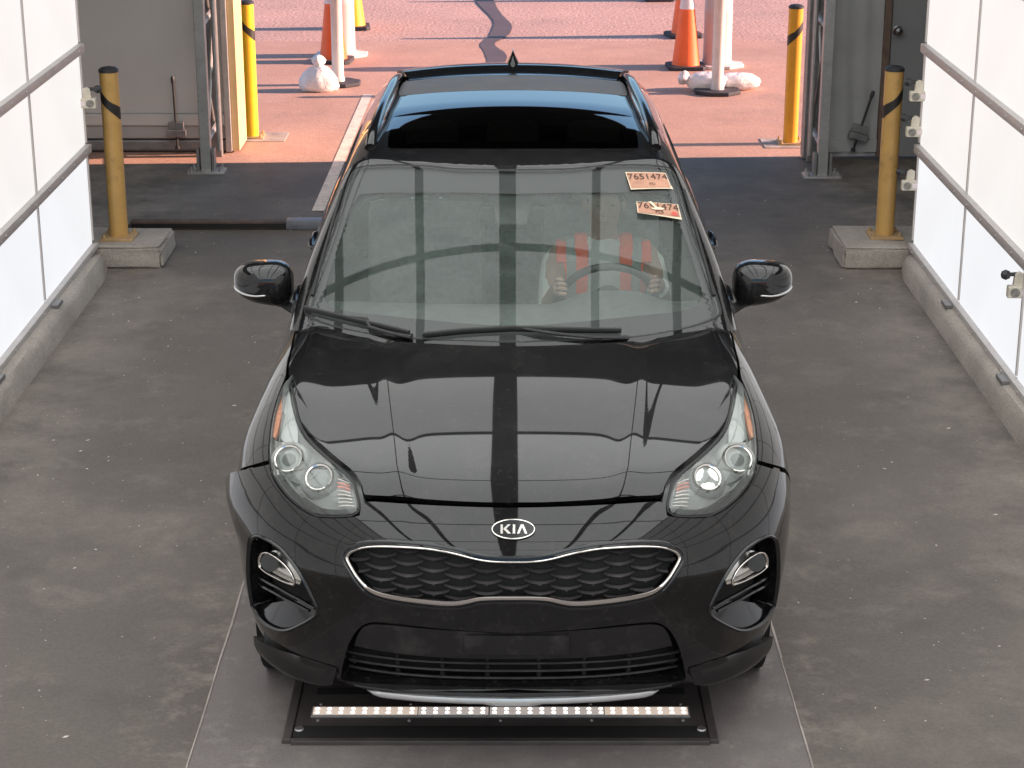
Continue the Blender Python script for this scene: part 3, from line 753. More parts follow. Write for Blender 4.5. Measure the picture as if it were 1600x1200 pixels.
def panel(name, fn, dom, outline, m, parent, holes=(), h=.022, o=0., hem=.012, gap=0., smooth_it=1, warp=None, flat_holes=True, hole_hem=None):
    """a sheet of the surface fn=-o inside an outline (3-D points near the surface), edges turned in"""
    g = off(fn, o)
    def prep(P, d):
        q = chaikin(dom.to2(np.asarray(P, float)), it=smooth_it)
        if d: q = inset(q, d)
        return resample(q, h*.6)
    outer = prep(outline, gap); hs = [prep(q, -gap*0) for q in holes]
    V2, F = tri(outer, hs, h)
    P = root(g, *dom.rays(V2)); N = grad(g, P)
    if warp is not None: P = warp(P, N)
    fa = P[F]; nn = np.cross(fa[:, 1]-fa[:, 0], fa[:, 2]-fa[:, 0]); flip = (nn*N[F].mean(1)).sum(1) < 0
    F = F.copy(); F[flip] = F[flip][:, ::-1]
    verts = [tuple(p) for p in P]; norms = [tuple(p) for p in N]; faces = [tuple(int(i) for i in f) for f in F]; sm = [True]*len(faces)
    if hem:
        cnt = {}
        for f in faces:
            for a, b in ((f[0], f[1]), (f[1], f[2]), (f[2], f[0])): cnt[(a, b)] = 1
        bd = [(a, b) for a, b in cnt if (b, a) not in cnt]; mp = {}
        def hp(i):
            if i not in mp:
                mp[i] = (len(verts), len(verts)+1); d_ = hem
                verts.append(tuple(P[i]-N[i]*.0004)); verts.append(tuple(P[i]-N[i]*d_)); norms.append((0, 0, 0)); norms.append((0, 0, 0))
            return mp[i]
        for a, b in bd:
            a0, a1 = hp(a); b0, b1 = hp(b); faces.append((b0, a0, a1, b1)); sm.append(False)
    me = bpy.data.meshes.new(name); me.from_pydata(verts, [], faces); me.polygons.foreach_set('use_smooth', sm)
    me.materials.append(M[m] if isinstance(m, str) else m); me.update()
    me.normals_split_custom_set_from_vertices(norms)
    return link(bpy.data.objects.new(name, me), parent)
def sym(half):
    """half outline from the centre line round to the centre line (x>=0); returns the whole loop"""
    H_ = np.array(half, float); H_[:, 0] = np.abs(H_[:, 0]); L_ = H_[::-1].copy(); L_[:, 0] *= -1
    L_ = np.array([p for p in L_ if p[0] < -1e-6]); return np.concatenate([H_, L_])
def side_of(P, s):
    P = np.array(P, float); P[:, 0] = np.abs(P[:, 0])*s; return P

CX, CF = .004, 5.42
car = thing('car', 'glossy black sport utility car facing the viewer in the middle of the lane', 'car', (CX, CF, 0))

# outlines measured on the car (metres)
hood_front = [[0, .139, .876], [.121, .142, .877], [.238, .153, .880], [.356, .171, .882], [.452, .192, .88]]
hood_side = [[.462, .198, .882], [.469, .23, .9], [.495, .285, .921], [.559, .363, .94], [.625, .461, .959], [.673, .532, .971], [.698, .609, .987],
             [.721, .723, 1.011], [.747, .845, 1.028], [.763, .896, 1.03], [.772, 1.007, 1.037], [.776, 1.15, 1.044], [.782, 1.30, 1.04], [.785, 1.425, 1.038]]
hood_rear = [[.732, 1.425, 1.076], [.66, 1.308, 1.078], [.562, 1.22, 1.079], [.456, 1.155, 1.085], [.347, 1.124, 1.08], [.17, 1.09, 1.082], [0, 1.077, 1.081]]
lens = [[.762, .874, 1.028], [.773, .834, 1.019], [.781, .741, .999], [.786, .638, .97], [.783, .544, .941], [.777, .464, .914], [.76, .382, .884],
        [.73, .32, .865], [.69, .26, .845], [.646, .215, .83], [.604, .183, .822], [.545, .161, .829], [.493, .149, .837], [.478, .155, .846], [.481, .18, .866],
        [.496, .236, .898], [.518, .274, .913], [.555, .32, .926], [.608, .391, .942], [.669, .491, .961], [.696, .558, .975], [.718, .656, .996], [.737, .763, 1.017]]
bump_top = [[0, .128, .870], [.121, .131, .871], [.238, .140, .8725], [.355, .156, .873], [.446, .176, .872], [.466, .172, .862], [.469, .15, .844], [.470, .142, .837],
            [.493, .144, .831], [.544, .155, .823], [.603, .177, .816], [.649, .211, .824], [.695, .259, .84], [.735, .317, .859], [.764, .378, .879], [.773, .423, .897],
            [.822, .451, .872], [.859, .491, .846], [.889, .554, .815]]
fog = [[.846, .354, .625], [.836, .337, .675], [.818, .313, .7], [.798, .288, .713], [.758, .24, .715], [.712, .194, .705], [.665, .149, .664], [.63, .126, .609],
       [.597, .116, .529], [.605, .124, .504], [.658, .168, .452], [.722, .236, .394], [.787, .32, .375], [.820, .387, .379], [.845, .43, .400], [.856, .396, .515]]
foglamp = [[.806, .308, .611], [.799, .295, .641], [.779, .268, .663], [.757, .243, .668], [.725, .209, .662], [.697, .184, .646], [.681, .172, .623], [.675, .169, .6],
           [.68, .174, .586], [.707, .197, .584], [.75, .238, .585], [.783, .278, .585], [.802, .304, .591]]
grille_left = [[.511, .084, .72], [.507, .086, .732], [.495, .086, .745], [.455, .08, .762], [.405, .071, .769], [.343, .06, .772], [.281, .051, .772], [.232, .043, .769],
               [.171, .034, .76], [.11, .025, .745], [.061, .022, .739], [0, .022, .738]]
grille_low = [[0, 0, .617], [.049, .001, .617], [.104, .002, .614], [.141, .003, .602], [.178, .006, .594], [.221, .009, .594], [.282, .015, .598], [.344, .024, .603],
              [.387, .033, .608], [.418, .04, .615], [.446, .047, .629], [.468, .054, .653], [.487, .065, .681], [.502, .075, .703]]
grille = sym(grille_left[::-1][:-1]+[grille_left[0]]+grille_low[::-1])
intake = sym([[0, .011, .504], [.076, .011, .507], [.249, .019, .518], [.342, .031, .524], [.424, .049, .524], [.456, .06, .511], [.486, .075, .479], [.514, .099, .416],
              [.531, .126, .346], [.544, .166, .27], [.533, .167, .262], [.375, .098, .287], [.248, .074, .293], [.122, .064, .294], [0, .063, .292]])
ws_half = [[0, 1.919, 1.517], [.182, 1.928, 1.517], [.248, 1.94, 1.519], [.3, 1.956, 1.522], [.498, 1.996, 1.515], [.544, 2.001, 1.509], [.599, 2.015, 1.493], [.622, 1.995, 1.474],
           [.639, 1.936, 1.45], [.666, 1.76, 1.353], [.694, 1.612, 1.248], [.717, 1.486, 1.153], [.723, 1.418, 1.102], [.713, 1.392, 1.087], [.663, 1.348, 1.072], [.58, 1.299, 1.061],
           [.474, 1.254, 1.056], [.381, 1.224, 1.054], [.229, 1.197, 1.056], [0, 1.182, 1.058]]
frit_half = [[0, 1.819, 1.461], [.091, 1.823, 1.462], [.335, 1.844, 1.459], [.595, 1.885, 1.449], [.612, 1.87, 1.437], [.631, 1.80, 1.39], [.672, 1.554, 1.212], [.682, 1.489, 1.165],
             [.676, 1.448, 1.138], [.655, 1.416, 1.122], [.616, 1.389, 1.114], [.528, 1.356, 1.114], [.354, 1.308, 1.115], [.171, 1.275, 1.113], [0, 1.265, 1.112]]

# hood
hood_loop = sym(hood_front+hood_side+hood_rear)
panel('hood', body, TOPDOWN, hood_loop, 'paint', car, h=.012, gap=.003, hem=.022)

# front bumper, with openings for grille, lower intake and fog lamp pods
AY, AZ, AR = .915, .345, .375
def arch(ths, y0=AY, sgn=-1): return [at_side(y0+sgn*AR*math.cos(R(t)), AZ+AR*math.sin(R(t)))[0] for t in ths]
low = [[.80, .50, .262], [.74, .33, .250], [.69, .275, .240], [.62, .215, .236], [.55, .16, .236], [.40, .12, .232], [.2, .09, .230], [0, .085, .230]]
bump_half = bump_top+[at_side(.605, .765)[0], at_side(.640, .70)[0]]+arch([42, 30, 15, 0, -12])+low
def popped(P, N):                                      # its left upper corner has come off the wing and stands out
    P = P.copy(); k = np.clip((-P[:, 0]-.78)/.10, 0, 1)*np.clip((P[:, 2]-.58)/.2, 0, 1); P[:, 0] -= .036*k*k*(3-2*k); return P
bumper = panel('front_bumper', body, NOSE, sym(bump_half), 'paint', car, holes=[grille, intake, side_of(fog, 1), side_of(fog, -1)], h=.017, gap=.002, hem=.07, warp=popped)

# wings
for s in (1, -1):
    fh = [[.790, 1.425, 1.038], [.786, 1.30, 1.04], [.781, 1.15, 1.044], [.778, 1.007, 1.037], [.770, .898, 1.03], [.779, .837, 1.019], [.788, .741, .999], [.793, .638, .97],
          [.790, .544, .941], [.784, .475, .916], [.781, .440, .903], [.822, .462, .882], [.859, .503, .856], [.887, .562, .825]]
    fh += [at_side(.615, .775)[0], at_side(.648, .71)[0]]+arch([46, 60, 75, 90, 105, 120, 135, 150, 165, 180])+[at_side(1.30, .31)[0], at_side(1.447, .31)[0]]
    fh += [at_side(1.447, z)[0] for z in (.5, .7, .85, .95, 1.0)]
    panel('fender', body, SPINE, side_of(fh, s), 'paint', car, h=.022, gap=.001, hem=.015)
    # doors, rear quarter, sills
    def belt(y): return root(body, np.array([[.80, y, .6]]), np.array([[0, 0, 1.]]))[0]
    def door(name, ya, yb, arc=None):
        q = [at_side(ya, z)[0] for z in (.34, .5, .7, .85, .95)]+[belt(ya+(yb-ya)*t) for t in (0, .25, .5, .75, 1)]
        q += [at_side(yb, z)[0] for z in ((.95, .85, .74) if arc else (.95, .85, .7, .5, .34))]
        if arc: q += [at_side(3.58-.40*math.cos(R(t)), AZ+.40*math.sin(R(t)))[0] for t in (58, 45, 30, 15, 3)]+[at_side(3.14, .34)[0]]
        return panel(name, body, SPINE, side_of(q, s), 'paint', car, h=.022, gap=.0025, hem=.015)
    for nm, ya, yb, ar in (('front_door', 1.453, 2.52, 0), ('rear_door', 2.52, 3.42, 1)):
        d = door(nm, ya, yb, ar)
        hp = at_side(yb-.17, .90)[0]; b = MB(); b.tube([(s*(hp[0]-.005), yb-.27, .885), (s*(hp[0]+.010), yb-.25, .892), (s*(hp[0]+.013), yb-.16, .90), (s*(hp[0]+.010), yb-.09, .905), (s*(hp[0]-.005), yb-.07, .907)], .013, 10, flat=.8)
        b.build('door_handle', 'gloss', d)
    q = [at_side(3.428, z)[0] for z in (.76, .85, .95)]+[belt(y) for y in (3.43, 3.6, 3.8, 3.95)]+[at_side(3.95, z)[0] for z in (.95, .8, .6, .345)]
    q += [at_side(3.58+AR*math.cos(R(t)), AZ+AR*math.sin(R(t)))[0] for t in (0, 15, 30, 45, 60, 75, 90, 105, 117)]
    panel('rear_quarter', body, SPINE, side_of(q, s), 'paint', car, h=.03, gap=.0025, hem=.015)
    b = MB(); b.box((s*.84, 2.24, .265), (.11, 1.86, .13), bev=.03); b.build('sill', 'plastic', car)
# tail
q = [at_side(3.955, z)[0] for z in (.35, .6, .8, .95)]+[belt(3.96)]
q = [np.array(p) for p in q]+[np.array([.6, 4.34, 1.06]), np.array([.3, 4.36, 1.06]), np.array([0, 4.37, 1.06])]
ql = [np.array([0, 4.42, .33]), np.array([.4, 4.40, .33]), np.array([.7, 4.25, .33])]
panel('tailgate', body, TAIL, sym(ql+q), 'paint', car, h=.05, hem=.02)
for s in (1, -1):
    q = [at_side(y, z)[0] for y, z in ((4.02, .90), (4.02, 1.0), (4.16, 1.0), (4.16, .90))]
    panel('tail_lamp', body, TAIL, side_of(q, s), 'orangebulb', car, h=.03, o=-.004, hem=.01)

# black structure that closes the gaps behind the panels
b = MB(); v = []; f = []; na, ne = 48, 26
A, E_ = np.meshgrid(np.linspace(-R(100), R(100), na), np.linspace(-R(32), R(33), ne)); q = np.stack([A.ravel(), E_.ravel()], -1)*NOSE.r
P = root(off(body, .14), *NOSE.rays(q))
f = [(j*na+i, j*na+i+1, (j+1)*na+i+1, (j+1)*na+i) for j in range(ne-1) for i in range(na-1)]
b.add(P, f, True)
ys = np.linspace(.35, 1.40, 20); ag = np.linspace(-R(80), R(80), 50); A, Y_ = np.meshgrid(ag, ys); q = np.stack([Y_.ravel(), A.ravel()*SPINE.r], -1)
P = root(off(body, .05), *SPINE.rays(q)); b.add(P, [(j*50+i, j*50+i+1, (j+1)*50+i+1, (j+1)*50+i) for j in range(19) for i in range(49)], True)
ys = np.linspace(1.40, 3.95, 30); ag = np.concatenate([np.linspace(-R(118), -R(60), 12), np.linspace(R(60), R(118), 12)]); A, Y_ = np.meshgrid(ag, ys); q = np.stack([Y_.ravel(), A.ravel()*SPINE.r], -1)
P = root(off(body, .035), *SPINE.rays(q)); b.add(P, [(j*24+i, j*24+i+1, (j+1)*24+i+1, (j+1)*24+i) for j in range(29) for i in range(23) if i != 11], True)
b.box((0, 2.3, .30), (1.5, 3.7, .06)); b.box((0, 1.36, .68), (1.45, .05, .66))
b.build('inner_structure', 'void', car)
for s in (1, -1):
    for y0 in (AY, 3.58):
        MB().lathe([(.36, -.28), (.36, .0), (.37, 0), (.37, -.28)], (s*.86, y0, AZ), (s, 0, 0), 40).build('wheel_liner', 'void', car)
        w = MB().lathe([(.20, -.10), (.30, -.105), (.338, -.085), (.345, -.06), (.345, .06), (.338, .085), (.30, .105), (.23, .10), (.21, .07)], (0, 0, 0), (s, 0, 0), 40).build('wheel', 'tyre', car, loc=(s*.735, y0, AZ))
        b = MB().lathe([(.235, .07), (.235, .098), (.222, .102), (.215, .07), (.215, -.06)], (0, 0, 0), (s, 0, 0), 40)
        for k in range(5):
            a = 2*math.pi*k/5; b.box((s*.075, .125*math.cos(a), .125*math.sin(a)), (.03, .20, .06), Matrix.Rotation(a, 3, 'X'), bev=.008)
        b.lathe([(.06, .05), (.06, .095), (.03, .10), (0, .10)], (0, 0, 0), (s, 0, 0), 20); b.build('rim', 'rim', w)

# grille: dark back, staggered bars, bright frame
gr = panel('grille', body, NOSE, grille, 'void', car, h=.03, o=.042, hem=0)
gin = NOSE.to2(grille)
b = MB(); dx, dz = .0805, .0345
def on_front(x, z, o): return at_front([x], [z], off(body, o))[0]
for c in range(-7, 8):
    for r in range(-4, 5):
        x0, z0 = c*dx/1.0, .685+r*dz+(dz/2 if c % 2 else 0)
        pts = []
        for t in np.linspace(-1, 1, 9):
            x = x0+t*dx*.60; z = z0+.0095*t*t-.001-.013*abs(x0)
            if abs(x) < .52: pts.append((x, z, 1-.55*t*t))
        P3 = [(on_front(x, z, .020+.012*(1-wd)), wd) for x, z, wd in pts]
        keep = [(p, wd) for p, wd in P3 if inside(NOSE.to2(p[None]), inset(gin, .004))[0]]
        if len(keep) < 4: continue
        for (p, wa), (q_, wb) in zip(keep, keep[1:]):
            u = np.array([0, 0, 1.])
            h1, h2 = .0042*wa, .0042*wb
            a = [p+[0, -.006, -.001], p+[0, .005, h1], p+[0, .006, -h1], q_+[0, -.006, -.001], q_+[0, .005, h2], q_+[0, .006, -h2]]
            b.add(a, [(0, 1, 4, 3), (0, 3, 5, 2), (1, 2, 5, 4)], True)
        pc = on_front(x0, z0-.001-.013*abs(x0), .020)
        if inside(NOSE.to2(pc[None]), inset(gin, .014))[0]:
            b.add([pc+[-.009, -.004, 0], pc+[.009, -.004, 0], pc+[.0015, .004, -.012], pc+[-.0015, .004, -.012]], [(0, 1, 2, 3)])
b.build('grille_bars', 'bar', gr, sharp=30)
def ring(name, loop, wid, m, parent, h=.012, o=-.006, hem=.014, dom=NOSE, fn=None):
    """a band that follows an outline; wid gives its inward width at each point"""
    q = resample(chaikin(dom.to2(np.asarray(loop, float)), it=2), h)
    w_ = np.array([wid(p) for p in q])[:, None]; i_ = inset(q, 1.)-q; qi = q+i_*w_
    n = len(q); rows = []
    for t, lift in ((0, 0), (.12, 1), (.5, 1.5), (.88, 1), (1, 0)):
        P = root(off(fn or body, (.004 if lift == 0 else 0)+o*lift/1.5), *dom.rays(q*(1-t)+qi*t)); rows.append(P)
    V = np.concatenate(rows); F = [(a*n+i, a*n+(i+1) % n, (a+1)*n+(i+1) % n, (a+1)*n+i) for a in range(4) for i in range(n)]
    return MB().add(V, F, True).build(name, m, parent, sharp=60)
ring('grille_frame', grille, lambda p: .007+.017*min(1, max(0, (.155-p[1])/.08))*(1 if abs(p[0]) < .44 else .6), 'chrome', gr)
ring('grille_lip', root(body, *NOSE.rays(inset(resample(chaikin(NOSE.to2(grille), it=1), .02), -.016))), lambda p: .012, 'gloss', gr, o=-.005)

# lower intake
it = panel('lower_intake', body, NOSE, intake, 'void', car, h=.03, o=.085, hem=0)
mount = sym([[0, 0, .497], [.25, 0, .508], [.41, 0, .512], [.462, 0, .50], [.488, 0, .46], [.505, 0, .408], [.30, 0, .395], [0, 0, .392]])
mount = np.array([at_front(p[0], p[2])[0] for p in mount])
panel('intake_panel', body, NOSE, mount, 'dusty', it, h=.025, o=lambda x, y, z: .012+np.clip((.5-z)/.1, 0, 1)*.012, hem=.05)
pl = np.array([at_front(x, z)[0] for x, z in ((-.15, .492), (.17, .492), (.17, .42), (-.15, .42))])
panel('plate_bracket', body, NOSE, pl, 'dusty', it, h=.03, o=.004, hem=.014, smooth_it=0)
b = MB()
for z in (.372, .342, .312):
    pts = [at_front(x, z, off(body, .04))[0] for x in np.linspace(-.515, .515, 25)]
    b.tube(pts, .0075, 6, flat=.6)
for x in (-.36, -.22, -.08, .08, .22, .36):
    pts = [at_front(x, z, off(body, .05))[0] for z in (.39, .35, .31, .285)]; b.tube(pts, .008, 6)
b.build('intake_slats', 'plastic', it)
pts = []
q = sym([[0, .0, .283], [.25, 0, .281], [.40, 0, .275], [.535, 0, .256], [.55, 0, .238], [.40, 0, .234], [.2, 0, .231], [0, 0, .231]])
# silver skid plate
tops = [(0, .060, .262), (.15, .066, .261), (.29, .088, .257), (.39, .120, .251), (.44, .145, .246), (.462, .168, .238)]
v = []; n = 41; f = []
tx = np.array([t[0] for t in tops]); 
for x in np.linspace(-.462, .462, n):
    a = abs(x); y = np.interp(a, tx, [t[1] for t in tops]); z = np.interp(a, tx, [t[2] for t in tops]); k = min(1, (.462-a)/.03)
    notch = .006 if a < .075 else 0
    v += [(x, y+.012, z-.004), (x, y-.004, z-.006), (x, y-.008, z-.011*k-.005), (x, y-.006, z-.018*k-.006-notch), (x, y+.012, z-.027*k-.006-notch), (x, y+.05, z-.034*k-.003), (x, y+.10, z-.030*k-.002)]
for i in range(n-1):
    for k in range(6): f.append((i*7+k, i*7+k+1, i*7+8+k, i*7+7+k))
MB().add(v, f, True).build('skid_plate', 'satin', car, sharp=55)
v = []; f = []
for i, x in enumerate(np.linspace(-.50, .50, n)):
    a = abs(x); y = np.interp(a, [0, .2, .4, .5], [.075, .09, .13, .165]); v += [(x, y-.012, .272-.02*a), (x, y-.016, .262-.02*a), (x, y+.02, .250-.02*a), (x, y+.2, .236)]
    if i: f += [((i-1)*4+k, (i-1)*4+k+1, i*4+k+1, i*4+k) for k in range(3)]
MB().add(v, f, True).build('bumper_valance', 'plastic', car)

# corner blades of the bumper and the fog lamp pods
for s in (1, -1):
    bl = np.array([[.825, .46, .290], [.731, .267, .316], [.631, .18, .324], [.556, .139, .318], [.556, .170, .262], [.62, .228, .252], [.692, .295, .248], [.80, .44, .268]])
    panel('bumper_blade', body, NOSE, side_of(bl, s), 'gloss', car, h=.015, o=lambda x, y, z: -.003-.046*np.clip((.322-z)/.07, 0, 1)*np.clip((np.abs(x)-.50)/.10, 0, 1), hem=.03)
    pod = panel('fog_pod', body, NOSE, np.array(root(body, *NOSE.rays(inset(NOSE.to2(side_of(fog, s)), -.006)))), 'void', car, h=.02, o=.082, hem=0)
    ring('pod_lip', side_of(fog, s), lambda p: .010, 'gloss', pod, o=-.008)
    lp = np.array([[.832, .455, .392], [.721, .236, .498], [.611, .151, .500], [.612, .151, .482], [.662, .198, .445], [.727, .277, .392], [.795, .386, .372]])
    panel('pod_lower_panel', body, NOSE, side_of(lp, s), 'gloss', pod, h=.014, o=lambda x, y, z: .002+.075*np.clip((z-.37)/.12, 0, 1), hem=.02)
    for pts in (((.815, .345, .537), (.74, .247, .545), (.67, .184, .536), (.618, .154, .520)), ((.81, .387, .505), (.744, .273, .518), (.673, .204, .512), (.631, .174, .503))):
        P = np.array(pts); P[:, 0] *= s; q = NOSE.to2(P); t = np.linspace(0, 1, 14); qq = np.stack([np.interp(t, np.linspace(0, 1, 4), q[:, k]) for k in (0, 1)], -1)
        MB().tube(list(root(off(body, .024), *NOSE.rays(qq))), .009, 6, flat=.55).build('pod_slat', 'gloss', pod)
    fl = side_of(foglamp, s)
    lamp = panel('fog_lamp', body, NOSE, fl, 'reflector', pod, h=.010, o=lambda x, y, z: .034-.010*np.clip((.60-z)/.06, -1, 1), hem=0)
    ring('lamp_rim', fl, lambda p: .006, 'chrome', lamp, h=.008, o=-.004, fn=off(body, .008))
    c = root(off(body, .020), *NOSE.rays(NOSE.to2(np.array([[s*.757, .258, .634]]))))[0]
    b = MB().lathe([(.030, .02), (.030, -.004), (.026, -.008), (.025, 0)], c, (s*.28, -1, .1), 28); b.build('lamp_bezel', 'lampdark', lamp)
    MB().lathe([(.0255, -.002), (.022, .008), (.012, .014), (0, .016)], c, (s*.28, -1, .1), 28).build('lamp_lens', 'darkglass', lamp)

# headlights
for s in (1, -1):
    L3 = side_of(lens, s); hl = panel('headlight', body, NOSE, L3, 'lens', car, h=.013, gap=.001, hem=.006)
    if s > 0: hl['label'] = 'headlight with its inner lamp lit'
    panel('lamp_housing', body, NOSE, L3, 'lampgrey', hl, h=.016, o=lambda x, y, z: .045+.015*np.clip((.88-z)/.06, 0, 1)-.022*np.clip((z-.95)/.05, 0, 1), hem=-.04, gap=.001)
    ring('lens_seal', np.array(root(body, *NOSE.rays(inset(resample(NOSE.to2(L3), .015), -.007)))), lambda p: .0065, 'rubber', hl, h=.012, o=-.001, fn=off(body, .004))
    def deep(pts, o): return root(off(body, o), *NOSE.rays(NOSE.to2(side_of(pts, s))))
    panel('marker_strip', body, NOSE, deep([[.769, .839, 1.007], [.776, .749, .989], [.784, .653, .962], [.781, .565, .937], [.770, .551, .937], [.764, .591, .956], [.762, .67, .978], [.757, .756, 1.0]], .012), 'amber', hl, h=.01, o=.012, hem=.012)
    panel('day_light_guide', body, NOSE, deep([[.755, .845, 1.009], [.744, .792, 1.004], [.717, .662, .981], [.695, .567, .961], [.69, .491, .941], [.748, .524, .933], [.755, .587, .951], [.754, .677, .976], [.751, .764, .997]], .02), 'guide', hl, h=.011, o=.016, hem=.012)
    for nm, c0, rr, lit in (('high_beam', [.706, .433, .907], .045, False), ('low_beam', [.599, .316, .890], .043, s > 0)):
        c = deep([c0], .016)[0]; ax = Vector((s*.22, -1, .95)).normalized()
        unit = MB().lathe([(rr+.010, -.022), (rr+.006, -.002), (rr, .006), (rr-.004, .004), (rr-.005, -.012)], c, ax, 40).build(nm, 'chrome', hl)
        MB().lathe([(rr+.024, -.030), (rr+.018, -.012), (rr+.009, -.004), (rr+.006, -.008)], c, ax, 40).build('lamp_collar', 'guide' if nm == 'high_beam' else 'lampgrey', unit)
        MB().lathe([(rr-.004, -.011), (rr*.72, -.002), (rr*.4, .004), (0, .006)], c, ax, 32).build('projector_lens', 'lens', unit)
        MB().lathe([(rr-.004, -.016), (rr*.5, -.030), (0, -.032)], c, ax, 32).build('bowl', 'lampgrey', unit)
        qt = ax.to_track_quat('Z', 'Y').to_matrix()
        if nm == 'low_beam':
            for k in range(3):
                a0 = math.pi*.5*s*0+2*math.pi*k/3+math.pi/6; pts = []
                for t in np.linspace(0, 1, 14):
                    if t < .6: a = a0-.80+1.60*t/.6; r_ = rr*.80
                    else: u = (t-.6)/.4; a = a0+.80-1.6*u; r_ = rr*(.30+.28*abs(2*u-1))
                    pts.append((r_*math.cos(a), r_*math.sin(a)))
                MB().prism(pts, -.010, -.004, Matrix.Translation(c) @ qt.to_4x4()).build('led_lens', 'ledon' if lit else 'lampgrey', unit)
        else:
            MB().lathe([(rr*.45, -.012), (rr*.5, -.006), (rr*.3, -.002), (0, 0)], c, ax, 28).build('inner_lens', 'lampdark', unit)
    panel('bezel', body, NOSE, deep([[.776, .565, .930], [.754, .531, .929], [.689, .495, .938], [.674, .457, .929], [.700, .487, .931], [.739, .486, .921], [.757, .460, .904], [.753, .42, .889], [.738, .386, .876], [.749, .386, .869], [.768, .457, .892]], .018), 'reflector', hl, h=.009, o=.018, hem=.02)
    tn = panel('turn_lamp', body, NOSE, deep([[.546, .297, .904], [.525, .285, .902], [.5, .246, .887], [.484, .192, .857], [.49, .176, .846], [.535, .186, .843], [.55, .232, .868]], .03), 'lampgrey', hl, h=.01, o=.030, hem=.01)
    for k in range(8):
        t = k/7; p0 = np.array([.538, .27, .898])*(1-t)+np.array([.492, .178, .847])*t; p1 = np.array([.502, .255, .890])*(1-t)+np.array([.484, .182, .850])*t
        a, c_ = deep([np.array([.548, .285, .900])*(1-t)+np.array([.540, .192, .846])*t], .018)[0], deep([np.array([.508, .262, .893])*(1-t)+np.array([.489, .184, .850])*t], .016)[0]
        MB().tube([a, (a+c_)/2+np.array([0, -.002, .003]), c_], .0036, 6).build('lamp_fin', 'orangebulb' if k in (1, 2) else 'chrome', tn)

# badge on the nose: an oval with three letters
c = at_front(0, .818)[0]; nrm = Vector(grad(body, c[None])[0]); up = Vector((0, 0, 1)); xa = Vector((1, 0, 0)); ya = nrm.cross(xa).normalized()
fr = Matrix.Translation(Vector(c)+nrm*.002) @ Matrix((xa, ya, nrm)).transposed().to_4x4()
def oval(a, b_, n=56): return [(a*math.cos(2*math.pi*k/n), b_*math.sin(2*math.pi*k/n)) for k in range(n)]
bd = MB().prism(oval(.066, .0325), -.006, .005, fr).build('badge', 'gloss', car)
v = []; f = []; n = 56
for (a, b_, z) in ((.067, .0335, .002), (.0655, .032, .0075), (.0625, .029, .0078), (.061, .0275, .0045)): v += [fr @ Vector((x, y, z)) for x, y in oval(a, b_, n)]
for r in range(3): f += [(r*n+k, r*n+(k+1) % n, (r+1)*n+(k+1) % n, (r+1)*n+k) for k in range(n)]
MB().add(v, f, True).build('badge_ring', 'chrome', bd)
H2 = .0145
def letter(poly, x0): MB().prism([(x+x0, y) for x, y in poly], .004, .0075, fr).build('badge_letter', 'chrome', bd)
letter([(-.016, -H2), (-.009, -H2), (-.009, H2), (-.016, H2)], -.0225)
letter([(-.0085, .0005), (.006, -H2), (.0155, -H2), (.001, .0015), (.0145, H2), (.0055, H2)], -.0225)
letter([(-.0036, -H2), (.0036, -H2), (.0036, H2), (-.0036, H2)], .002)
letter([(-.0155, -H2), (-.0085, -H2), (0, H2*.50), (.0085, -H2), (.0155, -H2), (.004, H2), (-.004, H2)], .0265)

# ------------------------------------------------------------------ greenhouse
shell_half = [[0, 1.150, 1.035], [.229, 1.168, 1.032], [.381, 1.195, 1.030], [.50, 1.235, 1.030], [.60, 1.285, 1.030], [.70, 1.350, 1.030], [.755, 1.40, 1.030], [.79, 1.46, 1.02]]
sh = [np.array(p) for p in shell_half]+[at_side(y, 1.0, cabin)[0] for y in (1.55, 1.8, 2.4, 3.0, 3.6, 4.0)]+[at_side(4.15, 1.05, cabin)[0], np.array([.45, 4.22, 1.25]), np.array([0, 4.20, 1.40])]
win1 = [at_side(y, z, cabin)[0] for y, z in ((1.66, 1.085), (1.80, 1.22), (2.02, 1.385), (2.14, 1.44), (2.3, 1.465), (2.52, 1.475), (2.52, 1.075), (2.1, 1.075))]
win2 = [at_side(y, z, cabin)[0] for y, z in ((2.60, 1.075), (2.60, 1.475), (2.85, 1.475), (3.1, 1.46), (3.28, 1.43), (3.40, 1.36), (3.42, 1.10), (3.0, 1.08))]
ws_loop = sym(ws_half)
rg = sym([[0, 2.103, 0], [.25, 2.112, 0], [.47, 2.136, 0], [.495, 2.16, 0], [.490, 2.6, 0], [.475, 3.02, 0], [.455, 3.05, 0], [.25, 3.03, 0], [0, 3.02, 0]])
ro = np.array([[.44, 2.19], [.44, 2.66], [-.44, 2.66], [-.44, 2.19]]); ro = root(cabin, np.c_[ro, np.full(4, .9)], np.tile([0, 0, 1.], (4, 1)))
cab = panel('cabin_shell', cabin, ROOM, sym(sh), 'paint', car, holes=[ro, ws_loop, side_of(win1, 1), side_of(win1, -1), side_of(win2, 1), side_of(win2, -1)], h=.018, hem=.018)
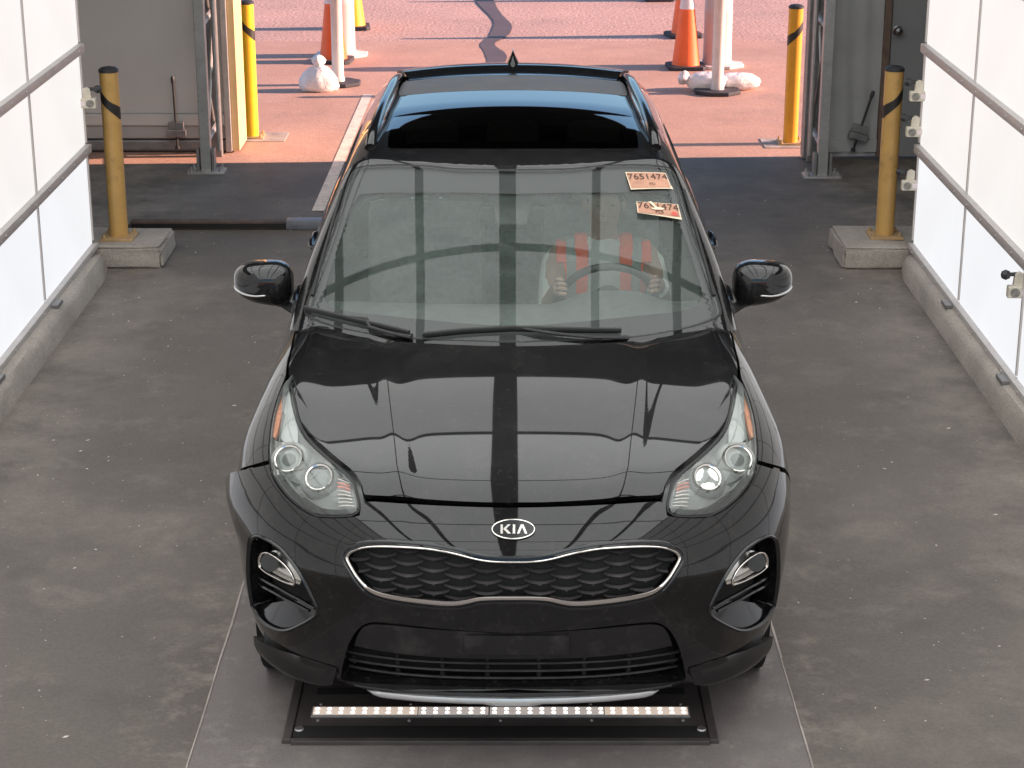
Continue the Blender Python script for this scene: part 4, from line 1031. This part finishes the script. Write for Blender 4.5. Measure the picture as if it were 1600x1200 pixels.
for s in (1, -1):
    panel('side_window', cabin, ROOM, side_of(win1, s), 'sideglass', car, h=.025, o=.006, hem=0)
    panel('side_window', cabin, ROOM, side_of(win2, s), 'sideglass', car, h=.025, o=.006, hem=0)
    ring('window_trim', side_of(win1, s), lambda p: .012, 'rubber', cab, h=.03, o=-.002, dom=ROOM, fn=cabin)
    ring('window_trim', side_of(win2, s), lambda p: .012, 'rubber', cab, h=.03, o=-.002, dom=ROOM, fn=cabin)
    # strip along the pillar beside the glass
    P = np.array([[.652, 1.93, 0], [.679, 1.76, 0], [.707, 1.60, 0], [.731, 1.46, 0]]); 
    P = np.array([root(cabin, np.array([[s*p[0], p[1], .9]]), np.array([[0, 0, 1.]]))[0] for p in P])
    MB().tube([p+np.array([0, 0, .002]) for p in P], .006, 8).build('pillar_trim', 'rubber', cab)
wsp = panel('windshield', cabin, ROOM, ws_loop, 'windshield', car, h=.016, o=.001, gap=.004, hem=0)
panel('glass_border', cabin, ROOM, ws_loop, 'frit', wsp, holes=[sym(frit_half)], h=.016, o=.013, gap=.001, hem=0)
panel('inner_pane', cabin, ROOM, sym(frit_half), 'film', wsp, h=.03, o=.022, gap=-.015, hem=0)
ring('glass_seal', ws_loop, lambda p: .007, 'rubber', wsp, h=.02, o=-.001, dom=ROOM, fn=off(cabin, .001))
panel('roof_glass', cabin, TOPDOWN, rg, 'roofglass', car, h=.03, o=-.0025, hem=.01)
rg2 = sym([[0, 3.028, 0], [.25, 3.038, 0], [.47, 3.058, 0], [.50, 3.08, 0], [.50, 3.43, 0], [.48, 3.475, 0], [0, 3.462, 0]])
panel('roof_rear_panel', cabin, TOPDOWN, rg2, 'dashroof' if 'dashroof' in M else 'paint', car, h=.03, o=-.0022, hem=.01)
sp = sym([[0, 3.46, 0], [.3, 3.465, 0], [.47, 3.48, 0], [.52, 3.70, 0], [.56, 3.90, 0], [.53, 4.06, 0], [.3, 4.14, 0], [0, 4.16, 0]])
panel('roof_spoiler', cabin, TOPDOWN, sp, 'gloss', car, h=.03, o=lambda x, y, z: -.003-.030*np.clip((y-3.46)/.16, 0, 1)**1.4+.02*np.clip((y-3.7)/.4, 0, 1), hem=.03)
rw = sym([[0, 4.18, 1.38], [.45, 4.13, 1.38], [.52, 4.14, 1.30], [.58, 4.28, 1.10], [0, 4.36, 1.10]])
panel('rear_window', cabin, Sph((0, 3.4, 1.0), facing=1), rw, 'darkglass', car, h=.05, o=-.004, hem=.01)
b = MB()
for s in (1, -1):
    pts = []
    for t in np.linspace(0, 1, 22):
        y = 2.20+1.42*t; x = s*(.560-.045*t); p = root(cabin, np.array([[x, y, .9]]), np.array([[0, 0, 1.]]))[0]
        lift = .030*min(1, math.sin(math.pi*min(max(t, 0), 1))**.5*1.15) if 0 < t < 1 else -.004
        pts.append(p+np.array([0, 0, lift*1.25]))
    MB().tube(pts, .023, 10, flat=.9).build('roof_rail', 'gloss', car)
v = []; f = []
for t in np.linspace(0, 1, 12):                          # fin antenna
    h_ = .075*t**.8; y0 = 3.58+.10*t**1.3; y1 = 3.76-.02*t; w_ = .034*(1-t)**1.2+.003
    zb = float(RZ(3.66))+.012+h_
    for k in range(14):
        a = 2*math.pi*k/14; v.append((w_*math.sin(a), (y0+y1)/2-(y1-y0)/2*math.cos(a), zb))
f = [(i*14+k, i*14+(k+1) % 14, (i+1)*14+(k+1) % 14, (i+1)*14+k) for i in range(11) for k in range(14)]+[tuple(11*14+k for k in range(14))]
MB().add(v, f, True).build('fin_antenna', 'gloss', car)

# cowl strip under the glass and the two wipers
v = []; f = []
for i, x in enumerate(np.linspace(-.70, .70, 45)):
    yr = np.interp(abs(x), [p[0] for p in hood_rear[::-1]], [p[1] for p in hood_rear[::-1]]); yw = np.interp(abs(x), [0, .229, .381, .474, .58, .663, .713], [1.19, 1.205, 1.232, 1.262, 1.307, 1.356, 1.40])
    z0 = float(top(np.array([x]), np.array([yr]))[0])-.02; v += [(x, yr-.03, z0-.02), (x, yr+.005, z0), (x, (yr+yw)/2, z0-.008), (x, yw+.01, 1.050 if abs(x) < .6 else 1.06)]
    if i: f += [((i-1)*4+k, (i-1)*4+k+1, i*4+k+1, i*4+k) for k in range(3)]
MB().add(v, f, True).build('cowl_strip', 'plastic', car)
def wiper(blade, arm):
    fl = lambda pts, o: [root(off(cabin, -o), *ROOM.rays(ROOM.to2(np.array([p]))))[0] for p in pts]
    w_ = MB().tube(fl(blade, .012), .0085, 8, flat=1.2).build('wiper', 'rubber', car)
    MB().tube(fl(blade, .004), .0035, 6).build('wiper_blade', 'void', w_)
    MB().tube(fl(arm, .015), [.006]+[.009]*(len(arm)-2)+[.012], 8, flat=.7).build('wiper_arm', 'plastic', w_)
wiper([[-.692, 1.401, 1.101], [-.602, 1.352, 1.093], [-.519, 1.31, 1.085], [-.413, 1.262, 1.074], [-.339, 1.23, 1.065]], [[-.535, 1.322, 1.093], [-.482, 1.303, 1.091], [-.462, 1.268, 1.07], [-.40, 1.236, 1.06], [-.33, 1.208, 1.055]])
wiper([[-.296, 1.216, 1.062], [-.17, 1.221, 1.078], [-.004, 1.226, 1.085], [.177, 1.226, 1.081], [.353, 1.241, 1.07]], [[.03, 1.222, 1.080], [.07, 1.214, 1.074], [.15, 1.204, 1.064], [.26, 1.200, 1.055], [.37, 1.212, 1.050]])

# door mirrors
for s in (1, -1):
    v = []; f = []; n, m_ = 36, 20
    for i in range(m_+1):
        th = math.pi*i/m_
        for k in range(n):
            a = 2*math.pi*k/n; c, d = math.cos(a), math.sin(a); e = lambda t, p: math.copysign(abs(t)**p, t)
            X = .112*e(math.sin(th), .62)*e(c, .72); Z = .078*e(math.sin(th), .62)*e(d, .68); Y = -.095*e(math.cos(th), .8)
            Y = min(Y, .045)
            Xo = X*s; Z += .012*(X/.11)*(1 if Z < 0 else .2); v.append((s*.930+Xo, 1.655+Y+.25*max(0, X-.02), 1.150+Z*(1-.12*X/.11)))
    f = [(i*n+k, i*n+(k+1) % n, (i+1)*n+(k+1) % n, (i+1)*n+k) for i in range(m_) for k in range(n)]
    mi = MB().add(v, f, True).build('door_mirror', 'paint', car, sharp=70)
    MB().tube([(s*.775, 1.60, 1.045), (s*.82, 1.625, 1.055), (s*.86, 1.65, 1.068), (s*.93, 1.67, 1.078)], [.034, .026, .022, .022], 10, flat=.7).build('mirror_arm', 'plastic', mi)
    pts = [(s*(.930+.107*math.sin(t)), 1.655-.0915*math.cos(t)**.9 if math.cos(t) > 0 else 1.66, 1.122-.012*math.sin(t)+.026*max(0, math.sin(t))**2) for t in np.linspace(-.15, 1.5, 14)]
    MB().tube(pts, .0042, 8).build('mirror_lamp', 'satin', mi)
    MB().prism([(.092*math.cos(2*math.pi*k/28), .062*math.sin(2*math.pi*k/28)) for k in range(28)], -.002, .002, Matrix.Translation((s*.93, 1.702, 1.135)) @ Matrix.Rotation(R(90), 4, 'X')).build('mirror_glass', 'chrome', mi)
    MB().box((s*.79, 1.56, 1.07), (.05, .12, .06), bev=.02).build('mirror_base', 'plastic', mi)

# ------------------------------------------------------------------ inside the cabin
v = []; f = []; nx = 31; prof = [(1.22, 1.035), (1.30, 1.045), (1.45, 1.06), (1.60, 1.062), (1.70, 1.05), (1.76, 1.02), (1.78, .95), (1.80, .80), (1.74, .62)]
for i in range(nx):
    x = -.70+1.40*i/(nx-1)
    for j, (y, z) in enumerate(prof):
        yy = y+.22*(x/.72)**2*(1-j/8); hump = .05*math.exp(-((x-.37)/.17)**4)*math.exp(-((y-1.70)/.09)**2)
        v.append((x, yy, z-.015*(x/.7)**2+hump))
    if i: f += [((i-1)*9+k, (i-1)*9+k+1, i*9+k+1, i*9+k) for k in range(8)]
MB().add(v, f, True).build('dashboard', 'dash', car)
MB().box((0, 2.6, .46), (1.5, 2.4, .04)).build('cabin_floor', 'dash', car)
# headliner
ys = np.linspace(1.98, 4.0, 24); ag = np.linspace(-R(46), R(46), 25); A, Y_ = np.meshgrid(ag, ys); q = np.stack([Y_.ravel(), A.ravel()*ROOM.r], -1)
P = root(off(cabin, .035), *ROOM.rays(q)); MB().add(P, [(j*25+i, j*25+i+1, (j+1)*25+i+1, (j+1)*25+i) for j in range(23) for i in range(24) if not (2.14 < ys[j] < 2.70 and abs(ag[i]+R(1.9)) < R(34))], True).build('headliner', 'liner', car)
def seat(x, y, wd):
    rot = Matrix.Rotation(R(-17), 3, 'X')
    st = MB().box((x, y-.20, .60), (wd, .50, .15), bev=.05).build('seat', 'cloth', car)
    MB().box((x, y+.13, .90), (wd, .13, .60), rot, bev=.055).build('backrest', 'cloth', st)
    for xx in ((x,) if wd < .7 else (x-.38, x, x+.38)):
        MB().box((xx, y+.245, 1.275), (.25, .10, .17), rot, bev=.045).build('headrest', 'cloth', st)
        MB().tube([(xx-.06, y+.215, 1.15), (xx-.06, y+.235, 1.24)], .007, 6).tube([(xx+.06, y+.215, 1.15), (xx+.06, y+.235, 1.24)], .007, 6).build('headrest_rods', 'satin', st)
seat(.37, 2.55, .50); seat(-.37, 2.62, .50); seat(0, 3.45, 1.20)
WC = Vector((.372, 1.975, .985)); wax = Vector((0, .92, .52)).normalized(); qw = wax.to_track_quat('Z', 'Y').to_matrix()
n = 48; pts = [WC+qw @ Vector((.185*math.cos(2*math.pi*k/n), .185*math.sin(2*math.pi*k/n), 0)) for k in range(n)]
swl = MB().tube(pts, .0155, 10, closed=True).build('steering_wheel', 'plastic', car)
MB().lathe([(.065, -.03), (.072, .0), (.06, .022), (0, .028)], WC, wax, 24).build('hub', 'dash', swl)
b = MB()
for a in (0, math.pi, -math.pi/2): b.tube([WC+qw @ Vector((.05*math.cos(a), .05*math.sin(a), .005)), WC+qw @ Vector((.18*math.cos(a), .18*math.sin(a), 0))], .016, 8, flat=.5)
b.build('spokes', 'dash', swl)
MB().tube([WC-wax*.03, WC-wax*.30], .03, 10).build('steering_column', 'dash', swl)
vm = MB().prism([(-.055, .0), (.055, 0), (.075, .13), (.11, .22), (-.11, .22), (-.075, .13)], -.02, .02, Matrix.Translation((-.005, 1.74, 1.335)) @ Matrix.Rotation(R(28), 4, 'X')).build('sensor_housing', 'plastic', car, bevel=.008)
MB().box((-.005, 1.86, 1.36), (.25, .03, .07), bev=.014).build('inside_mirror', 'plastic', car)

# ------------------------------------------------------------------ numbered papers on the windshield
def glue(pts, o=-.003): return root(off(cabin, o), *TOPDOWN.rays(np.array(pts, float)))
def paper(name_label, quad, num, lower, tear):
    """quad: four corners in plan, left top, right top, right bottom, left bottom as the viewer sees them"""
    Q = np.array(quad, float)
    def uv(u, v): return (Q[0]*(1-u)*(1-v)+Q[1]*u*(1-v)+Q[2]*u*v+Q[3]*(1-u)*v)
    t = thing('number_paper', name_label, 'paper', (CX, CF, 0), group='numbered papers on the windshield')
    def patch(name, uvs, m, o, par):
        n = len(uvs); P = glue([uv(*p) for p in uvs], o); c = P.mean(0)
        return MB().add([tuple(p) for p in P], [tuple(range(n))]).build(name, m, par)
    def grid(name, u0, u1, v0, v1, m, o, par, n=10, curl=0):
        V = []; 
        for j in range(n+1):
            for i in range(n+1):
                u, w_ = u0+(u1-u0)*i/n, v0+(v1-v0)*j/n; V.append((u, w_))
        P = glue([uv(*p) for p in V], o); N = grad(cabin, P)
        k = np.array([curl*max(0, (w_-.8))*5*(1-u) for u, w_ in V]); P = P+N*k[:, None]
        return MB().add([tuple(p) for p in P], [(j*(n+1)+i, j*(n+1)+i+1, (j+1)*(n+1)+i+1, (j+1)*(n+1)+i) for j in range(n) for i in range(n)], True).build(name, m, par)
    grid('sheet', 0, 1, 0, 1, 'paperedge', -.005, t, curl=.012*tear)
    grid('print_area', .022, .978, .05, .95 if not tear else .88, 'paper', -.0064, t, curl=.012*tear)
    W_ = np.linalg.norm(Q[1]-Q[0]); Hh = np.linalg.norm(Q[3]-Q[0])*1.18
    def write(txt, u, v_, size, m, skew=0):
        vv, ff = text_mesh(txt, size); P = glue([uv(u+x/W_, v_-y/Hh*1.0) for x, y, _ in vv], -.0088)
        MB().add([tuple(p) for p in P], ff).build('printed_text', m, t)
    write(num, .5, .33, .0445, 'ink')
    for u, v_, txt, s_ in lower: write(txt, u, v_, s_, 'ink')
    if tear:
        patch('torn_strip', [(.28, .06), (.36, .04), (.46, .40), (.64, .44), (.60, .56), (.40, .60), (.30, .52), (.42, .46)], 'paperedge', -.0105, t)
        patch('colour_print', [(.76, .80), (.82, .58), (.92, .62), (.93, .86)], 'red_ink', -.0085, t)
        patch('colour_print', [(.91, .66), (.945, .66), (.95, .82), (.925, .80)], 'bluegrey', -.0085, t)
    else: patch('tape_curl', [(.955, .78), (1.02, .80), (1.03, 1.03), (.97, .98)], 'white_ink', -.0050, t)
paper('upper salmon paper with the number on the driver side of the windshield', [(.427, 1.936), (.583, 1.965), (.603, 1.893), (.445, 1.856)], '7651474', [(.22, .68, '- - - - -', .016), (.56, .76, 'FD', .020)], 0)
paper('lower torn salmon paper with the number on the driver side of the windshield', [(.463, 1.803), (.621, 1.823), (.632, 1.755), (.466, 1.741)], '7651474', [(.50, .72, 'FD', .022), (.58, .70, '5', .022)], 1)
# a small chip of light paint loss on the left wing edge
# ------------------------------------------------------------------ the driver
M['skin'] = mat('skin', (.38, .23, .16), .55, noise=.06, nscale=30)
M['hair'] = mat('dark_hair', (.06, .05, .045), .8, noise=.3, nscale=60)
M['shirt'] = mat('pale_grey_shirt', (.62, .65, .62), .9, noise=.06, nscale=20, bump=.2, bscale=40)
M['vest'] = mat('orange_vest', (1.0, .115, .035), .8, noise=.05, nscale=20, bump=.15, bscale=60)
M['band'] = mat('grey_reflective_band', (.30, .34, .32), .5, noise=.08, nscale=20)
M['trouser'] = mat('dark_trousers', (.03, .032, .04), .9, noise=.15, nscale=20)
M['lip'] = mat('lip', (.24, .11, .085), .5, noise=.05)
M['eye'] = mat('eye_dark', (.03, .02, .018), .3)
ox, oy = CX, CF
person = thing('person', 'driver in an orange safety vest and pale shirt holding the steering wheel', 'person', (CX, CF, 0))
def skinned(name, verts, edges, radii, m, parent, levels=2, root_i=0):
    me = bpy.data.meshes.new(name); me.from_pydata([tuple(v) for v in verts], edges, []); o = link(bpy.data.objects.new(name, me), parent)
    o.modifiers.new('skin', 'SKIN'); sv = me.skin_vertices[0].data if me.skin_vertices else None
    if sv is None:
        bm = bmesh.new(); bm.from_mesh(me); bm.verts.layers.skin.verify(); bm.to_mesh(me); bm.free(); sv = me.skin_vertices[0].data
    for i, r in enumerate(radii):
        sv[i].radius = r if isinstance(r, tuple) else (r, r); sv[i].use_root = (i == root_i)
    o.modifiers['skin'].use_smooth_shade = True
    md = o.modifiers.new('sub', 'SUBSURF'); md.levels = levels; md.render_levels = levels
    me.materials.append(M[m]); return o
PX = .368
V = [(PX, 2.45, .68), (PX, 2.44, .80), (PX, 2.41, .95), (PX, 2.385, 1.07), (PX, 2.365, 1.135), (PX, 2.345, 1.19), (PX, 2.325, 1.245), (PX, 2.325, 1.30), (PX, 2.335, 1.345)]
Rr = [(.15, .12), (.14, .11), (.155, .11), (.11, .08), (.052, .052), (.056, .06), (.070, .085), (.073, .090), (.052, .065)]
E2 = [(i, i+1) for i in range(8)]
hands = {}
for s, elbow, wrist in ((-1, (PX-.222, 2.19, .90), (PX-.20, 2.00, 1.02)), (1, (PX+.222, 2.20, .95), (PX+.20, 1.99, 1.035))):
    a = len(V); V += [(PX+s*.165, 2.385, 1.085), (PX+s*.20, 2.31, 1.00), elbow, tuple((np.array(elbow)+np.array(wrist))/2), wrist]
    Rr += [(.062, .062), (.052, .052), (.043, .043), (.038, .036), (.026, .030)]
    E2 += [(3, a), (a, a+1), (a+1, a+2), (a+2, a+3), (a+3, a+4)]
    # palm and fingers closing round the rim
    wv = np.array(wrist); rim = np.array([PX+s*.183, 1.955, 1.03]); d = np.array([-s*.05, -.75, .35]); d /= np.linalg.norm(d)
    palm = wv+d*.045; V.append(tuple(palm)); Rr.append((.034, .020)); E2.append((a+4, len(V)-1)); pi_ = len(V)-1
    for k in range(4):
        spread = (k-1.5)*.019; u = np.array([s*.15, .35, 1.]); u /= np.linalg.norm(u); ln = (.9, 1., .95, .75)[k]
        b0 = palm+d*.032+u*spread; b1 = b0+(d*.025+np.array([-s*.004, 0, 0]))*ln; b2 = b1+(d*.006+np.array([-s*.022, -.004, -.003]))*ln; b3 = b2+(-d*.016+np.array([-s*.008, 0, -.003]))*ln
        i0 = len(V); V += [tuple(b0), tuple(b1), tuple(b2), tuple(b3)]; Rr += [.0095, .009, .0085, .007]; E2 += [(pi_, i0), (i0, i0+1), (i0+1, i0+2), (i0+2, i0+3)]
    t0 = palm+np.array([-s*.022, .006, .018]); i0 = len(V); V += [tuple(t0), tuple(t0+np.array([-s*.018, -.022, .016])), tuple(t0+np.array([-s*.016, -.044, .014]))]; Rr += [.012, .0105, .008]; E2 += [(pi_, i0), (i0, i0+1), (i0+1, i0+2)]
for s in (-1, 1):
    a = len(V); V += [(PX+s*.10, 2.40, .67), (PX+s*.15, 2.02, .74), (PX+s*.13, 1.80, .50), (PX+s*.13, 1.72, .47)]; Rr += [(.095, .09), .068, .05, .045]; E2 += [(0, a), (a, a+1), (a+1, a+2), (a+2, a+3)]
skinned('body', V, E2, Rr, 'skin', person)
def shell(name, rings, m, n=28):
    """rings: (centre, half width, half depth, tilt)"""
    v = []; f = []
    for (cx, cy, cz), a, b_, p in rings:
        for k in range(n):
            t = 2*math.pi*k/n; c, d = math.cos(t), math.sin(t); e = lambda w_: math.copysign(abs(w_)**p, w_)
            v.append((cx+a*e(c), cy+b_*e(d), cz+.004*math.sin(5*t+cz*40)))
    for i in range(len(rings)-1): f += [(i*n+k, i*n+(k+1) % n, (i+1)*n+(k+1) % n, (i+1)*n+k) for k in range(n)]
    return MB().add(v, f, True).build(name, m, person, sharp=80)
torso = [((PX, 2.45, .64), .185, .135, .85), ((PX, 2.445, .78), .18, .135, .85), ((PX, 2.42, .92), .192, .135, .85), ((PX, 2.40, 1.02), .200, .125, .82), ((PX, 2.388, 1.075), .188, .105, .8), ((PX, 2.378, 1.115), .120, .080, .85), ((PX, 2.368, 1.145), .066, .066, 1.)]
shirt = shell('shirt', torso, 'shirt')
for s, elbow, end in ((-1, (PX-.222, 2.19, .90), .18), (1, (PX+.222, 2.20, .95), .95)):
    wr = Vector((PX-.20, 2.00, 1.02)) if s < 0 else Vector((PX+.20, 1.99, 1.035)); e_ = Vector(elbow)
    pts = [Vector((PX+s*.165, 2.40, 1.06)), Vector((PX+s*.20, 2.36, 1.03)), Vector((PX+s*.212, 2.31, .985)), e_, e_+(wr-e_)*end]
    MB().tube(pts, [.052, .053, .050, .046, .041], 14).build('sleeve', 'shirt', shirt)
# vest: front and back panels over the shirt with a V opening, and reflective bands
def vest_piece(name, m, x0, x1, grow, z0=.66, z1=1.118, parent=None):
    v = []; f = []; nz, nx = 18, 6
    cz = [t[0][2] for t in torso]; ca = [t[1] for t in torso]; cb = [t[2] for t in torso]; cy = [t[0][1] for t in torso]
    for j in range(nz+1):
        z = z0+(z1-z0)*j/nz; a = np.interp(z, cz, ca)+grow; b_ = np.interp(z, cz, cb)+grow; yc = np.interp(z, cz, cy)
        for i in range(nx+1):
            xx = x0+(x1-x0)*i/nx; xx = max(-.985*a, min(.985*a, xx)); v.append((PX+xx, yc-b_*(1-abs(xx/a)**2.3)**(1/2.3), z+.0))
    f = [(j*(nx+1)+i, j*(nx+1)+i+1, (j+1)*(nx+1)+i+1, (j+1)*(nx+1)+i) for j in range(nz) for i in range(nx)]
    return MB().add(v, f, True).build(name, m, parent, sharp=80)
vest = bpy.data.objects.new('vest', None); link(vest, person)
for s in (-1, 1):
    for x0, x1, m, nm, z1 in ((.010, .07, 'vest', 'vest_panel', .90), (.066, .114, 'vest', 'vest_panel', 1.108), (.112, .150, 'band', 'reflective_band', 1.098), (.148, .196, 'vest', 'vest_panel', 1.085)):
        a_, b_ = sorted((s*x0, s*x1)); vest_piece(nm, m, a_, b_, .022 if m == 'vest' else .0235, z1=z1, parent=vest)
    for xc, rr_, m in ((.090, .027, 'vest'), (.131, .022, 'band'), (.168, .024, 'vest')):
        zt = 1.150-.35*max(0, xc-.08)
        MB().tube([(PX+s*xc, 2.262+.12*xc, 1.055), (PX+s*xc, 2.29+.1*xc, zt-.035), (PX+s*xc, 2.345, zt), (PX+s*xc, 2.41, zt-.006), (PX+s*xc, 2.49, 1.05)], rr_, 10, flat=.35, up=(1, 0, 0) if False else (0, 0, 1)).build('shoulder_strap', m, vest)
for z in (.76, .90): vest_piece('reflective_band', 'band', -.19, .19, .026, z-.025, z+.025, vest)
# head details
hc = Vector((PX, 2.325, 1.285))
b = MB(); v = []; f = []; n, m_ = 24, 12
for i in range(m_+1):
    th = math.pi*.56*i/m_
    for k in range(n):
        a = 2*math.pi*k/n; fr_ = 1-.28*max(0, -math.sin(a))*(i/m_); v.append(hc+Vector((.083*math.sin(th)*math.cos(a)*1., .018+.098*math.sin(th)*math.sin(a)*(1 if math.sin(a) > 0 else .88), .012+.105*math.cos(th)*1.0+(.075*max(0, -math.sin(a))*(i/m_)**2))))
f = [(i*n+k, i*n+(k+1) % n, (i+1)*n+(k+1) % n, (i+1)*n+k) for i in range(m_) for k in range(n)]
b.add(v, f, True).build('hair', 'hair', person, sharp=80)
MB().lathe([(.012, -.005), (.015, .008), (.010, .022), (0, .027)], hc+Vector((0, -.085, -.018)), (0, -1, -.35), 12).tube([hc+Vector((0, -.083, .022)), hc+Vector((0, -.092, .0)), hc+Vector((0, -.098, -.02))], [.007, .009, .012], 10).build('nose', 'skin', person)
for s in (-1, 1):
    MB().lathe([(0, -.010), (.0075, -.004), (.008, 0), (.006, .004), (0, .006)], hc+Vector((s*.030, -.070, .012)), (0, -1, 0), 14, sy=.55).build('eye', 'eye', person)
    MB().lathe([(.004, -.008), (.022, 0), (.026, .006), (.018, .010), (.006, .006)], hc+Vector((s*.075, .008, -.008)), (s, -.3, 0), 14, sx=.7, sy=1.15).build('ear', 'skin', person)
MB().tube([hc+Vector((-.024, -.076, -.056)), hc+Vector((0, -.086, -.058)), hc+Vector((.024, -.076, -.056))], [.004, .007, .004], 8, flat=.7).build('mouth', 'lip', person)
MB().tube([(PX-.10, 2.45, .655), (PX+.10, 2.45, .655)], .12, 12).build('trousers_seat', 'trouser', person)
for s in (-1, 1): MB().tube([(PX+s*.10, 2.42, .67), (PX+s*.15, 2.02, .745), (PX+s*.135, 1.81, .52)], [.105, .082, .065], 14).build('trouser_leg', 'trouser', person)
